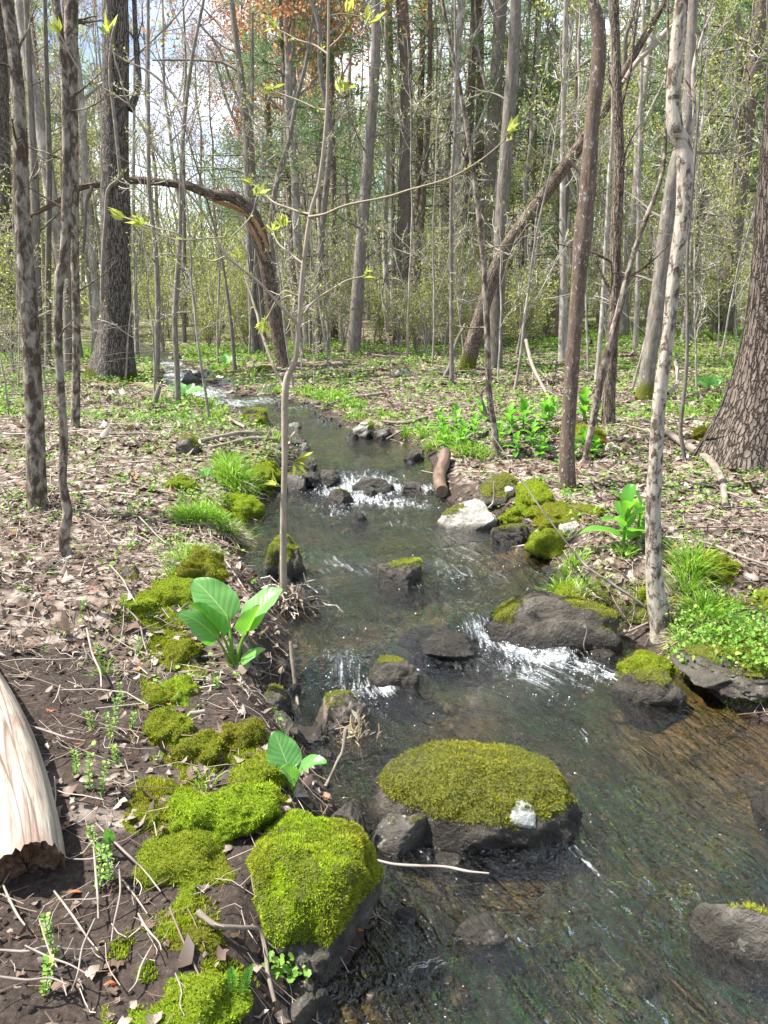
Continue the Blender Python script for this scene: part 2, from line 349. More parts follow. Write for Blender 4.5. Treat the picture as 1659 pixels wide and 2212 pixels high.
# weathered barkless log
g = G('bleached log wood'); t = g.attr('tc'); n = g.noise(g.sc(t, (1, 1, .05)), 95, 7, .72, .6); n2 = g.noise(g.sc(t, (1, 1, .35)), 7, 5, .6, .4); n3 = g.vor(g.sc(t, (1, 1, .03)), 20, 'DISTANCE_TO_EDGE')
col = g.ramp(n, [(.28, (.08, .066, .053)), (.46, (.27, .235, .19)), (.72, (.48, .43, .36))])
col = g.mix(g.ramp(n2, [(.5, 0.), (.68, .8)]), col, (.20, .105, .075)); col = g.mix(g.ramp(n3, [(0., .85), (.035, 0.)]), col, (.10, .06, .045))
endf = g.math('LESS_THAN', g.attr('vc', 2), -.5); col = g.mix(endf, col, g.ramp(g.noise(g.pos(), 80, 5, .7), [(.3, (.035, .02, .014)), (.7, (.17, .10, .06))]))
M['log'] = g.done(g.pr(col, .75, .25, g.bump(g.math('ADD', n, n3), .6, .006)))
g = G('wet dark log'); t = g.attr('tc'); n = g.noise(g.sc(t, (1, 1, .2)), 22, 5, .6)
M['wetlog'] = g.done(g.pr(g.ramp(n, [(.3, (.06, .038, .025)), (.6, (.17, .11, .08)), (.8, (.26, .20, .15))]), .45, .5, g.bump(n, .4, .008)))
# rock: vc = (moss tint, wetness, lichen)
def rockmat(name, c0, c1, c2, lich=(.62, .62, .57)):
    g = G(name); p = g.obj(); n = g.noise(p, 9, 8, .68, .3); n2 = g.noise(p, 60, 5, .7); n3 = g.vor(p, 38, 'F1')
    col = g.ramp(n, [(.28, c0), (.5, c1), (.72, c2)]); col = g.mix(g.math('MULTIPLY', n2, .55), col, tuple(c*.35 for c in c0))
    ls = g.ramp(g.noise(g.vadd(p, (3., 1., 5.)), 16, 5, .75), [(.60, 0.), (.66, .7)]); col = g.mix(ls, col, lich)
    col = g.mix(g.attr('vc', 2), col, g.mix(n2, lich, (.8, .8, .76)))
    mo = g.attr('vc', 0); mn = g.noise(p, 30, 6, .75); mf = g.ramp(g.math('ADD', mo, g.math('MULTIPLY', g.math('SUBTRACT', mn, .5), 1.5)), [(.35, 0.), (.6, 1.)])
    col = g.mix(mf, col, g.ramp(g.noise(p, 90, 4, .8), [(.3, (.045, .05, .008)), (.5, (.15, .16, .02)), (.72, (.30, .31, .04))]))
    wet = g.attr('vc', 1); col = g.mix(wet, col, g.mix(1., col, (.30, .29, .27), 'MULTIPLY'))
    ro = g.math('SUBTRACT', .85, g.math('MULTIPLY', wet, .5))
    h = g.math('ADD', g.math('ADD', n, g.math('MULTIPLY', n2, .35)), g.math('MULTIPLY', mf, g.math('MULTIPLY', g.noise(p, 150, 3, .8), .6)))
    return g.done(g.pr(col, ro, .4, g.bump(h, 1., .05)))
M['rock'] = rockmat('grey brown stream rock', (.085, .075, .062), (.17, .15, .125), (.29, .265, .23))
g = G('stream pebbles'); n = g.noise(g.pos(), 14, 3, .5); M['pebble'] = g.done(g.pr(g.ramp(g.noise(g.pos(), 30, 2, .5), [(.3, (.03, .025, .02)), (.5, (.08, .06, .04)), (.7, (.19, .14, .10))]), .5, .4))
M['rock_dark'] = rockmat('dark wet stream rock', (.040, .034, .027), (.105, .09, .07), (.20, .175, .14), (.25, .24, .21))
M['rock_pale'] = rockmat('pale grey rock', (.28, .26, .22), (.50, .47, .41), (.68, .65, .59), (.66, .66, .62))
M['rock_tan'] = rockmat('tan rock', (.19, .145, .11), (.36, .29, .23), (.52, .45, .38))
M['lichen'] = None
g = G('white lichen'); n = g.noise(g.obj(), 120, 5, .75); M['lichen'] = g.done(g.pr(g.ramp(n, [(.35, (.18, .185, .165)), (.5, (.38, .39, .36)), (.8, (.56, .58, .54))]), .95, .1, g.bump(n, 1, .006)))
# moss shoots : vc.x random, vc.y species (0 olive .. 1 lime)
g = G('moss shoots'); a = g.attr('vc', 0); b = g.attr('vc', 1)
c1 = g.ramp(a, [(0., (.11, .10, .012)), (.5, (.31, .29, .025)), (1., (.58, .52, .05))]); c2 = g.ramp(a, [(0., (.15, .23, .012)), (.5, (.38, .53, .02)), (1., (.64, .76, .06))])
c = g.mix(b, c1, c2); M['moss'] = g.done(g.leaf(c, .35, .7))
g = G('moss cushion under the shoots'); n = g.noise(g.obj(), 120, 5, .8); b = g.attr('vc', 0); c1 = g.ramp(n, [(.3, (.04, .042, .006)), (.55, (.13, .13, .016)), (.8, (.28, .27, .04))])
c2 = g.ramp(n, [(.3, (.05, .085, .006)), (.55, (.18, .28, .016)), (.8, (.34, .46, .04))]); M['cushion'] = g.done(g.pr(g.mix(b, c1, c2), .95, .1, g.bump(n, 1, .012)))
# leaves
def leafmat(name, stops, tr=.4, rough=.5, veins=0, spec=.3, trs=None, b=.4):
    g = G(name); r = g.attr('vc', 0); c = g.ramp(r, stops); veins = veins and 24; nor = None; trc = None
    if trs is not None: trc = g.ramp(r, trs)
    if veins:
        al = g.attr('tc', 0); ac = g.math('ABSOLUTE', g.attr('tc', 1))
        ph = g.math('MULTIPLY', g.math('SUBTRACT', al, g.math('MULTIPLY', g.math('POWER', ac, .8), .30)), veins); w = g.math('ABSOLUTE', g.math('SINE', ph))
        vl = g.ramp(w, [(0., 1.), (.16, 0.)]); mid = g.ramp(ac, [(0., 1.), (.055, 0.)]); vl = g.math('MAXIMUM', g.math('MULTIPLY', vl, .55), mid)
        net = g.ramp(g.vor(g.attr('tc'), 17, 'DISTANCE_TO_EDGE'), [(0., .25), (.05, 0.)]); vl = g.math('MAXIMUM', vl, net)
        c = g.mix(vl, c, g.mix(.5, c, (.62, .80, .25))); nor = g.bump(g.math('ADD', w, g.math('MULTIPLY', mid, -.8)), b, .02)
        if trc is not None: trc = g.mix(vl, trc, (.65, .8, .12))
    return g.done(g.leaf(c, tr, rough, nor, trc, spec))
M['cabbage'] = leafmat('broad ribbed leaf', [(0., (.09, .27, .07)), (1., (.17, .40, .10))], .42, .36, 34, .5, [(0., (.16, .48, .02)), (1., (.30, .66, .04))], .09)
M['petiole'] = leafmat('green leaf stalk', [(0., (.13, .26, .03)), (1., (.30, .45, .08))], .2, .4, 0, .4)
M['hellebore'] = leafmat('pleated bright leaf', [(0., (.08, .25, .03)), (1., (.19, .42, .05))], .45, .4, 0, .4, [(0., (.16, .45, .03)), (1., (.3, .62, .06))])
M['seedling'] = leafmat('seedling leaves', [(0., (.08, .19, .02)), (.5, (.16, .34, .04)), (.85, (.28, .42, .08)), (1., (.36, .42, .10))], .4, .5)
M['budleaf'] = leafmat('opening spring leaves', [(0., (.34, .42, .06)), (.6, (.48, .54, .11)), (1., (.60, .60, .16))], .55, .6)
M['yellowgreen'] = leafmat('sparse spring foliage', [(0., (.24, .30, .055)), (.5, (.42, .48, .12)), (1., (.58, .60, .20))], .5, .6)
M['needles'] = leafmat('pine needles', [(0., (.09, .165, .065)), (.5, (.16, .27, .11)), (1., (.27, .39, .18))], .45, .6)
M['redbuds'] = leafmat('red maple flowers', [(0., (.36, .14, .06)), (.5, (.55, .27, .13)), (1., (.66, .42, .20))], .45, .7)
M['pinkbuds'] = leafmat('pinkish maple flowers', [(0., (.26, .14, .12)), (.5, (.38, .23, .20)), (1., (.46, .34, .27))], .4, .7)
M['grass'] = leafmat('fresh grass blades', [(0., (.11, .25, .02)), (.5, (.22, .42, .03)), (1., (.36, .55, .07))], .45, .5)
M['straw'] = leafmat('dead grass straw', [(0., (.28, .22, .13)), (.5, (.48, .40, .27)), (1., (.66, .58, .43))], .3, .7)
M['litter'] = leafmat('dead tree leaves', [(0., (.055, .033, .022)), (.12, (.15, .088, .06)), (.35, (.165, .12, .088)), (.6, (.245, .20, .158)), (.85, (.34, .295, .245)), (.97, (.44, .40, .35)), (1., (.42, .14, .05))], .2, .55, 0, .5)
M['twigs'] = leafmat('fine dead twigs', [(0., (.10, .065, .045)), (.5, (.28, .22, .17)), (1., (.50, .44, .37))], 0., .8)
M['pineduff'] = leafmat('fallen pine needles', [(0., (.20, .09, .04)), (1., (.40, .22, .12))], .1, .7)
# ground: vc = (bed, black soil, green)
g = G('forest floor'); p = g.pos(); bed = g.attr('vc', 0); soil = g.attr('vc', 1); grn = g.attr('vc', 2)
n = g.noise(p, 3, 6, .6); nf = g.noise(p, 60, 6, .75)
vcol = g.n('ShaderNodeTexVoronoi'); g.put(vcol.inputs['Vector'], g.vadd(p, g.sc(g.noise(p, 25, 2, .5, 0, True), .03))); vcol.inputs['Scale'].default_value = 17
hs = g.n('ShaderNodeSeparateColor'); g.put(hs.inputs[0], vcol.outputs['Color'])
lit = g.ramp(hs.outputs[0], [(0., (.05, .033, .024)), (.3, (.15, .105, .08)), (.6, (.30, .235, .19)), (1., (.45, .385, .33))])
lit = g.mix(g.ramp(vcol.outputs['Distance'], [(.2, 0.), (.8, .8)]), lit, (.035, .024, .018))
dirt = g.ramp(nf, [(.3, (.017, .013, .011)), (.55, (.058, .043, .035)), (.8, (.13, .105, .088))])
base = g.mix(g.ramp(g.math('ADD', soil, g.math('MULTIPLY', g.math('SUBTRACT', n, .5), .8)), [(.35, 0.), (.6, 1.)]), lit, dirt)
gcol = g.ramp(g.noise(p, 34, 5, .8), [(.3, (.07, .07, .025)), (.55, (.19, .22, .06)), (.75, (.36, .38, .13))])
gf = g.ramp(g.math('ADD', grn, g.math('MULTIPLY', g.math('SUBTRACT', g.noise(p, 2.2, 7, .75), .5), 2.6)), [(.42, 0.), (.62, .85)])
base = g.mix(gf, base, gcol)
tf = g.attr('tc'); nb = g.noise(g.sc(tf, (1, .35, 1)), 6, 5, .6, .4); nb2 = g.noise(p, 2.0, 5, .6); nb3 = g.noise(g.sc(tf, (1, .16, 1)), 34, 5, .7, .5)
bc = g.ramp(nb2, [(.38, (.012, .012, .009)), (.48, (.04, .034, .022)), (.58, (.12, .085, .05)), (.7, (.26, .18, .10))])
bc = g.mix(g.ramp(nb3, [(.42, 0.), (.58, .9)]), bc, (.028, .10, .030)); bc = g.mix(g.ramp(nb, [(.55, 0.), (.75, .6)]), bc, (.02, .022, .018))
bc = g.mix(g.math('MULTIPLY', soil, .6), bc, g.ramp(g.noise(p, 9, 6, .65), [(.3, (.05, .03, .018)), (.5, (.20, .12, .065)), (.7, (.36, .23, .13))]))
base = g.mix(bed, base, bc)
M['ground'] = g.done(g.pr(base, g.math('SUBTRACT', .95, g.math('MULTIPLY', bed, .3)), .2, g.bump(g.math('ADD', g.math('MULTIPLY', nf, .6), hs.outputs[0]), .8, .02)))
# water: tc = (across m, along m, riffle), vc = (foam, fall, calm)
g = G('stream water'); t = g.attr('tc'); fo = g.attr('vc', 0); fall = g.attr('vc', 1); rif = g.attr('tc', 2)
f2 = g.n('ShaderNodeCombineXYZ'); sx = g.n('ShaderNodeSeparateXYZ'); g.put(sx.inputs[0], t); g.put(f2.inputs[0], sx.outputs[0]); g.put(f2.inputs[1], sx.outputs[1]); fl = f2.outputs[0]
pw = g.pos(); w1 = g.noise(g.sc(fl, (1, .42, 1)), 20, 3, .5, 1.5); w2 = g.noise(pw, 48, 2, .5, 1.2); w3 = g.noise(g.sc(fl, (1, .5, 1)), 7, 3, .5, .8); w4 = g.noise(g.sc(fl, (1, .2, 1)), 110, 3, .6, .5)
hgt = g.math('ADD', g.math('ADD', g.math('MULTIPLY', w1, g.math('ADD', .25, g.math('MULTIPLY', rif, 1.1))), g.math('MULTIPLY', w3, 1.0)), g.math('MULTIPLY', w2, g.math('ADD', .07, g.math('MULTIPLY', rif, .33))))
hgt = g.math('ADD', hgt, g.math('MULTIPLY', w4, g.math('MULTIPLY', fall, .8)))
nor = g.bump(hgt, 1., .042)
fr = g.n('ShaderNodeFresnel'); fr.inputs[0].default_value = 1.42; g.put(fr.inputs['Normal'], nor)
gl = g.n('ShaderNodeBsdfGlossy'); gl.inputs['Roughness'].default_value = .03; g.put(gl.inputs['Normal'], nor); gl.inputs['Color'].default_value = (1, 1, 1, 1)
tr = g.n('ShaderNodeBsdfTransparent'); g.put(tr.inputs[0], g.mix(g.math('MULTIPLY', rif, .6), (.72, .66, .50), (.50, .56, .46)))
mx = g.n('ShaderNodeMixShader'); g.put(mx.inputs[0], g.math('MULTIPLY', fr.outputs[0], 1.7, clamp=True)); g.t.links.new(tr.outputs[0], mx.inputs[1]); g.t.links.new(gl.outputs[0], mx.inputs[2])
fn = g.noise(g.sc(fl, (1, .22, 1)), 38, 5, .65, 1.2); fn2 = g.vor(pw, 90, 'F1'); fm = g.ramp(g.math('ADD', g.math('MULTIPLY', fo, .70), g.math('MULTIPLY', g.math('SUBTRACT', fn, .5), 1.5)), [(.40, 0.), (.68, .8)])
fm = g.math('MULTIPLY', fm, g.ramp(fn2, [(.2, 1.), (.8, .25)]))
wh = g.pr((.78, .82, .84), .5, .4, nor); mx2 = g.n('ShaderNodeMixShader'); g.put(mx2.inputs[0], fm); g.t.links.new(mx.outputs[0], mx2.inputs[1]); g.t.links.new(wh, mx2.inputs[2])
M['water'] = g.done(mx2.outputs[0])
g = G('foam bubbles'); M['foam'] = g.done(g.pr((.85, .88, .9), .3, .5))
# ---------------------------------------------------------------- terrain sheet
def axis_y():
    y = [-8.]; 
    while y[-1] < 240:
        a = y[-1]; y.append(a+(.35 if a < .6 else max(.013, .0062*a) if a < 16 else .012*a))
    return np.array(y)
ys = axis_y(); s0 = np.linspace(-1, 1, 470); s_ = np.concatenate([[-9, -4.5, -2.6, -1.7, -1.3, -1.1], s0, [1.1, 1.3, 1.7, 2.6, 4.5, 9]])
Sg, Yg = np.meshgrid(s_, ys); Xg = Sg*(1.9+.62*np.maximum(Yg, -1)*1.0)
Zg = ground(Xg, Yg); SDv = sdist(Xg, Yg)
CLs = np.stack([(Ls[:, 0]+Rs[:, 0])/2, (Ls[:, 1]+Rs[:, 1])/2], 1)
arc = np.concatenate([[0], np.cumsum(np.linalg.norm(np.diff(CLs, axis=0), axis=1))])
def flow(x, y):
    """across (m), along (m) in the stream's own run"""
    p = np.stack([np.ravel(x), np.ravel(y)], 1); best = np.full(len(p), 1e9); al = np.zeros(len(p)); ac = np.zeros(len(p))
    for i in range(len(CLs)-1):
        a, b = CLs[i], CLs[i+1]; e = b-a; l = np.hypot(*e); t = np.clip(((p-a)@e)/(e@e), 0, 1); q = p-a-t[:, None]*e; d = (q*q).sum(1); m = d < best
        best[m] = d[m]; al[m] = arc[i]+t[m]*l; ac[m] = (q[m, 0]*e[1]-q[m, 1]*e[0])/l
    return ac.reshape(np.shape(x)), al.reshape(np.shape(x))
def soilmask(x, y):
    x = np.asarray(x, float); y = np.asarray(y, float); sd = sdist(x, y); side = look(SIDE, x, y); p = np.stack([x, y], -1)
    L = (1-sst(2.2, 4.3, y+1.1*fbm(p*1.5, 3, 31)+.25*(x+1)))*(side < 0)*sst(0, .1, sd)      # black soil on the near left bank
    L = L*(1-.2*(1-sst(1.35, 1.6, y)))
    e = (1-sst(.05, .32+.12*vn(p*3, 33), sd))                                          # bare wet edge
    R = .8*(side > 0)*(1-sst(3.2, 4.6, y))*(1-sst(.3, 1.3, sd))
    return np.clip(np.maximum(np.maximum(L, e*.8), R), 0, 1)
def greenmask(x, y):
    x = np.asarray(x, float); y = np.asarray(y, float); p = np.stack([x, y], -1)
    g_ = .13+.26*sst(7, 17, y)+.32*sst(2.5, 6, x)*sst(6, 11, y)+.16*sst(-1, -3, x)*sst(4, 7, y)
    g_ = g_+.25*(1-sst(.1, .9, sdist(x, y)))*sst(3.5, 6, y)
    return np.clip(g_*(1-.8*soilmask(x, y)), 0, 1)
bedm = sst(.02, -.03, SDv-0*SDv) if False else (SDv < .015).astype(float)
wet = (SDv < 1.2) & (Yg < 26) & (Yg > -4); ac = np.zeros(Xg.shape); al = np.zeros(Xg.shape)
ac[wet], al[wet] = flow(Xg[wet], Yg[wet])
warm = np.zeros(Xg.shape)
for u_, v_, r_ in ((1600,1590,.42),(1480,1560,.28),(1700,1680,.3),(1080,1850,.20),(940,1850,.12),(1120,1180,.3),(1000,1500,.2),(760,1330,.15),(760,2150,.12),(1160,1600,.16)):
    q_ = solve(u_, v_, WL); warm = np.maximum(warm, np.exp(-((Xg-q_[0])**2+(Yg-q_[1])**2)/r_**2))
soil_ = np.where(bedm > .5, np.clip(warm*1.2, 0, 1), soilmask(Xg, Yg))
mb = MB(); ny, nx = Xg.shape; idx = np.arange(ny*nx).reshape(ny, nx)
Fq = np.stack([idx[:-1, :-1], idx[:-1, 1:], idx[1:, 1:], idx[1:, :-1]], -1).reshape(-1, 4)
mb.add(np.stack([Xg, Yg, Zg], -1), Fq, np.stack([ac, al, 0*al], -1), np.stack([bedm, soil_, greenmask(Xg, Yg)], -1))
tag(mb.build('ground', M['ground']), kind='structure')
# ---------------------------------------------------------------- water
# swift patches: (u, v, radius m, foam, fall)
SW = [(1060,1365,.16,1.0,1.),(1120,1395,.15,1.15,0),(1190,1420,.17,1.0,0),(1260,1440,.13,.8,0),(1030,1335,.13,.3,1.),(1230,1385,.10,.9,0),(1310,1460,.10,.75,0),(1150,1450,.25,.65,0),
      (765,1440,.16,.62,1.),(745,1420,.15,.6,.8),(830,1490,.09,.95,0),(800,1480,.10,.6,.5),(740,1385,.2,.3,.3),
      (760,1045,.33,.95,.8),(810,1042,.33,.9,.8),(850,1030,.30,.9,.9),(905,1055,.25,.8,.6),(720,1060,.25,.75,.3),(780,1075,.28,.95,0),(850,1085,.3,.75,0),(900,1090,.2,.7,0),(680,1095,.3,.4,0),(740,1105,.35,.55,0),(880,1130,.3,.45,0),(620,1080,.2,.4,0),
      (720,1222,.28,.5,.5),(790,1228,.22,.5,.5),(700,1290,.3,.36,0),(980,1238,.28,.5,.5),(1080,1248,.24,.45,.5),(940,1225,.15,.5,.5),(900,1265,.1,.5,0),(1150,1240,.2,.35,.1),
      (700,905,.45,.5,.1),(640,880,.5,.55,.1),(560,850,.6,.7,.2),(500,832,.6,.8,.2),(430,815,.7,.85,.2),(400,795,.9,.9,.2),(380,785,1.,.9,.2),(680,955,.3,.42,0),
      (1330,1470,.1,.7,0),(1010,1440,.25,.35,0)]
SWw = [(solve(u, v, WL), r, f, fa) for u, v, r, f, fa in SW]
STREAK = [((1230,1560),(1320,1640),.03,.5),((1240,1830),(1330,1930),.015,.6),((1260,2010),(1360,2090),.03,.42),((1330,2060),(1440,2120),.03,.38),((1120,2150),(1180,2212),.03,.3)]
wy = ys[(ys > -5) & (ys < 25)]; Sw, Yw = np.meshgrid(np.linspace(-1, 1, 620), wy); Xw = Sw*(1.9+.62*np.maximum(Yw, -1))
sdw = sdist(Xw, Yw)
foam = np.zeros(Xw.shape); fal = np.zeros(Xw.shape)
for P, r, f, fa in SWw:
    d = np.hypot(Xw-P[0], Yw-P[1])/r; k = np.exp(-d*d); foam = np.maximum(foam, f*k); fal = np.maximum(fal, fa*k)
for A, Bq, r, f in STREAK:
    a = solve(*A, WL)[:2]; b = solve(*Bq, WL)[:2]; d = seg_dist(np.stack([Xw.ravel(), Yw.ravel()], 1), [a], [b]).reshape(Xw.shape)/r; foam = np.maximum(foam, f*np.exp(-d*d))
acw, alw = flow(Xw, Yw); pf = np.stack([acw, alw], -1)
rif = np.clip(.30+.35*fbm(np.stack([acw*1.2, alw*.5], -1), 3, 41)+foam*.8+.30*(1-sst(2.2, 3.2, Yw)), .04, 1)
rif = rif*np.where((Yw > 7.4) & (Yw < 9.0), .35, 1)*np.where((Yw > 4.8) & (Yw < 6.0), .75, 1)*np.where((Yw > 3.75) & (Yw < 4.3) & (Xw < .3), .6, 1)
Zw = WL(Xw, Yw)+rif*(.012*fbm(np.stack([acw*7, alw*3.2], -1), 3, 43)+.007*fbm(np.stack([acw*22, alw*10], -1), 2, 47))+foam*.012*fbm(np.stack([acw*11, alw*11], -1), 2, 49)
Zw += fal*.03*vn(np.stack([acw*16, alw*2], -1), 51)
keep = sdw < .09; idx = np.arange(Xw.size).reshape(Xw.shape); kq = keep[:-1, :-1] & keep[1:, :-1] & keep[:-1, 1:] & keep[1:, 1:]
Fq = np.stack([idx[:-1, :-1], idx[:-1, 1:], idx[1:, 1:], idx[1:, :-1]], -1)[kq]
us, inv = np.unique(Fq, return_inverse=True)
mb = MB(); mb.add(np.stack([Xw, Yw, Zw], -1).reshape(-1, 3)[us], inv.reshape(-1, 4), np.stack([acw, alw, rif], -1).reshape(-1, 3)[us], np.stack([foam, fal, 0*fal], -1).reshape(-1, 3)[us])
tag(mb.build('stream_water', M['water']), kind='structure')
def ico(sub):
    import bmesh
    bm = bmesh.new(); bmesh.ops.create_icosphere(bm, subdivisions=sub, radius=1); V = np.array([v.co[:] for v in bm.verts]); Fc = np.array([[v.index for v in f.verts] for f in bm.faces]); bm.free(); return V, Fc
ICO = {k: ico(k) for k in (1, 2, 3, 4, 5, 6)}
# floating bubbles where the water breaks
mb = MB(); V0, F0 = ICO[1]
for P, r, f, fa in SWw[:14]+SWw[16:19]:
    if f < .6: continue
    n = int(34*f*(r/.15)); q = P[:2]+rng.normal(size=(n, 2))*r*.6; q[:, 1] -= .3*r; m = sdist(q[:, 0], q[:, 1]) < -.02; q = q[m]
    for a in q: mb.add(V0*rng.uniform(.0012, .0035)+[a[0], a[1], float(WL(a[0], a[1]))+.003], F0)
for k in range(22):
    a = solve(rng.uniform(680, 1150), rng.uniform(1190, 1290), WL)
    if sdist(a[0], a[1]) < -.05: mb.add(V0*rng.uniform(.002, .004)+[a[0], a[1], a[2]+.003], F0)
tag(mb.build('foam', M['foam']), kind='stuff')
V0, F0 = ICO[2]; mb = MB(); n = 1500; y_p = 1.2*(9/1.2)**rng.random(n); x_p = rng.uniform(-1, 1, n)*(.6+.5*y_p)+.5; k_ = sdist(x_p, y_p) < .02; x_p, y_p = x_p[k_], y_p[k_]; z_p = ground(x_p, y_p); s_p = .012*rng.lognormal(0, .55, len(x_p))*(.7+.12*y_p)
V = np.stack([x_p, y_p, z_p], 1)[:, None]+V0[None]*s_p[:, None, None]*rng.uniform(.5, 1.2, (len(x_p), 1, 3))*[1, 1, .6]*(1+.12*rng.normal(size=(len(x_p), len(V0), 1)))
mb.add(V.reshape(-1, 3), (np.arange(len(x_p))[:, None, None]*len(V0)+F0[None]).reshape(-1, 3), None, np.repeat(np.column_stack([0*s_p, .3+0*s_p, 0*s_p]), len(V0), 0)); tag(mb.build('stream_pebbles', M['pebble']), kind='stuff')

# ---------------------------------------------------------------- rocks
def tri_sample(V, T, n, w, g=rng):
    A, B_, C_ = V[T[:, 0]], V[T[:, 1]], V[T[:, 2]]; N = np.cross(B_-A, C_-A); ar = np.linalg.norm(N, axis=1); pr_ = ar*w[T].mean(1); s = pr_.sum()
    if s <= 0: return None
    i = g.choice(len(T), n, p=pr_/s); r1, r2 = g.random(n), g.random(n); f = r1+r2 > 1; r1[f] = 1-r1[f]; r2[f] = 1-r2[f]
    return A[i]+(B_[i]-A[i])*r1[:, None]+(C_[i]-A[i])*r2[:, None], nrm(N[i]), float((ar*w[T].mean(1)).sum()/2)
def tufts(mb, V, T, w, lime, size, dens, maxn, g, limefn=None):
    """short moss shoots standing on a surface"""
    r = tri_sample(V, T, 8, w, g)
    if r is None: return
    n = int(min(maxn, dens*r[2]/size**2)); 
    if n < 5: return
    P, N, _ = tri_sample(V, T, n, w, g)
    cl = .5+.5*fbm(P*11/ max(size*90, .4), 3, 5); 
    li = lime if limefn is None else np.clip(limefn(P), 0, 1)
    for k in range(3):
        d = nrm(N+.65*g.normal(size=(n, 3))+[0, 0, .25]); L = size*(.6+.9*cl)*g.uniform(.6, 1.3, n); sd = nrm(np.cross(d, g.normal(size=(n, 3))))*(size*.20)
        Vt = np.stack([P-N*size*.2-sd, P-N*size*.2+sd, P+d*L[:, None]], 1)
        v = np.zeros((n, 3, 3)); c = np.clip(.5*g.random(n)+.55*cl+.12*g.normal(size=n), 0, 1); v[..., 0] = c[:, None]*np.array([.35, .35, 1]); v[..., 1] = (li if np.ndim(li) == 0 else li[:, None])
        mb.add(Vt.reshape(-1, 3), np.arange(n*3).reshape(n, 3), None, v.reshape(-1, 3))
NR = [0]
def rock(name, label, box, mat='rock', moss=.0, lime=.3, ratio=.8, boxy=2.6, cuts=5, seed=None, rot=0, cat='rock', group=None, submerge=.05, lich=None, style='rock', sub=5, wetline=.05, hgt=None, size=None, tilt=0, lumps=.14, cutd=(.62, .92), dens=1.2, mossdir=(0, 0, 1), drown=None):
    u0, u1, v0, v1 = box; uc = (u0+u1)/2; NR[0] += 1; seed = seed or NR[0]*7+3; g = np.random.default_rng(seed)
    B0 = hit(uc, v1, surf); yc = B0[1]; rx = (u1-u0)/2*pxm(uc, (v0+v1)/2, yc); ry = rx*ratio
    for _ in range(4):
        rx = (u1-u0)/2*pxm(uc, (v0+v1)/2, yc); ry = rx*ratio; yc = B0[1]+ry*.8
    E_ = (v1-v0)*pxm(uc, (v0+v1)/2, yc); dn0 = math.atan2(EYE-.1, yc); hmax = (hgt if hgt is not None else .85)*rx
    if drown is None:
        need = (E_-hmax*cos(dn0))/(2*math.sin(dn0)+.0*hmax)*.92
        if need > ry: ry = min(need, rx*2.2); yc = B0[1]+ry*.85
    c = pt(uc, (v0+v1)/2, yc); gz = float(surf(c[0], yc)); dn = math.atan2(EYE-gz, yc)
    top = pt(uc, v0, yc+ry*.35)[2]; hh = min(max(top-gz, .22*rx if hgt is None else hgt*rx), hmax)
    if drown is not None: hh = drown
    V0, T0 = ICO[sub]; V = np.sign(V0)*np.abs(V0)**(2/boxy) if boxy != 2 else V0.copy(); V = V/np.maximum(np.linalg.norm(V, axis=1, keepdims=True)**.35, .5)
    V = V*(1+lumps*1.6*fbm(V0*1.3+seed, 2, seed)[:, None])
    for _ in range(cuts):
        nd = rdir(1, .35, g)[0]; dd = g.uniform(*cutd); ex = np.maximum(V@nd-dd, 0); V = V-ex[:, None]*nd*.9
    V = V+nrm(V0)*(lumps*.45*fbm(V0*3.1+seed, 4, seed+3))[:, None]+nrm(V0)*(.03*fbm(V0*11, 4, seed+4, .6))[:, None]
    ex = [np.abs(V[:, 0]).max(), np.abs(V[:, 1]).max(), V[:, 2].max()]
    V = V/ex; dz = submerge+hh*.25; V = V*[rx, ry, hh+dz*.4]; V[:, 2] = np.where(V[:, 2] < 0, V[:, 2]*.8, V[:, 2])
    if tilt: V[:, 2] += V[:, 0]*tilt
    a = radians(rot); R = np.array([[cos(a), -sin(a), 0], [sin(a), cos(a), 0], [0, 0, 1]]); V = V@R.T
    # widest width must still fill the box
    V[:, 0] *= rx/np.abs(V[:, 0]).max()
    org = np.array([c[0], yc, gz-dz*.4]); V = V+org
    Nn = np.zeros_like(V); Fn = np.cross(V[T0[:, 1]]-V[T0[:, 0]], V[T0[:, 2]]-V[T0[:, 0]])
    for k in range(3): np.add.at(Nn, T0[:, k], Fn)
    Nn = nrm(Nn); instream = sdist(c[0], yc) < .12; wl = float(WL(c[0], yc)) if instream else gz-.5
    md = np.array(mossdir, float); md /= np.linalg.norm(md)
    mo = np.clip((Nn@md-.15)*1.1+.9*fbm((V-org)/rx*1.7+seed, 4, seed+8)+(moss-.5)*2.2, 0, 1)*(moss > 0)
    mo = mo*(sst(wl+wetline, wl+wetline+.05, V[:, 2]) if instream else sst(gz-.02, gz+.01, V[:, 2]))
    wet = (1-sst(wl+wetline*.4, wl+wetline*1.5+.02, V[:, 2]+.03*fbm(V*9, 3, 4))) if instream else np.zeros(len(V))
    vc = np.stack([mo*(.85 if moss else 0), wet, 0*mo], -1)
    mb = MB(); m_ = M[mat]
    if style == 'moss':
        vc = np.stack([np.full(len(V), lime), 0*mo, 0*mo], -1); m_ = M['cushion']; mo = sst(-.3, .1, Nn[:, 2])
        V = V+Nn*(rx*.05*fbm(V*28/max(rx*6, .6), 3, seed))[:, None]
    mb.add(V, T0, V-org, vc); o = mb.build(name, m_, None, (c[0], yc, gz)); tag(o, label, cat, group)
    px = pxm(uc, v0, yc)*2.16; sz = max(.0080, px*1.35)
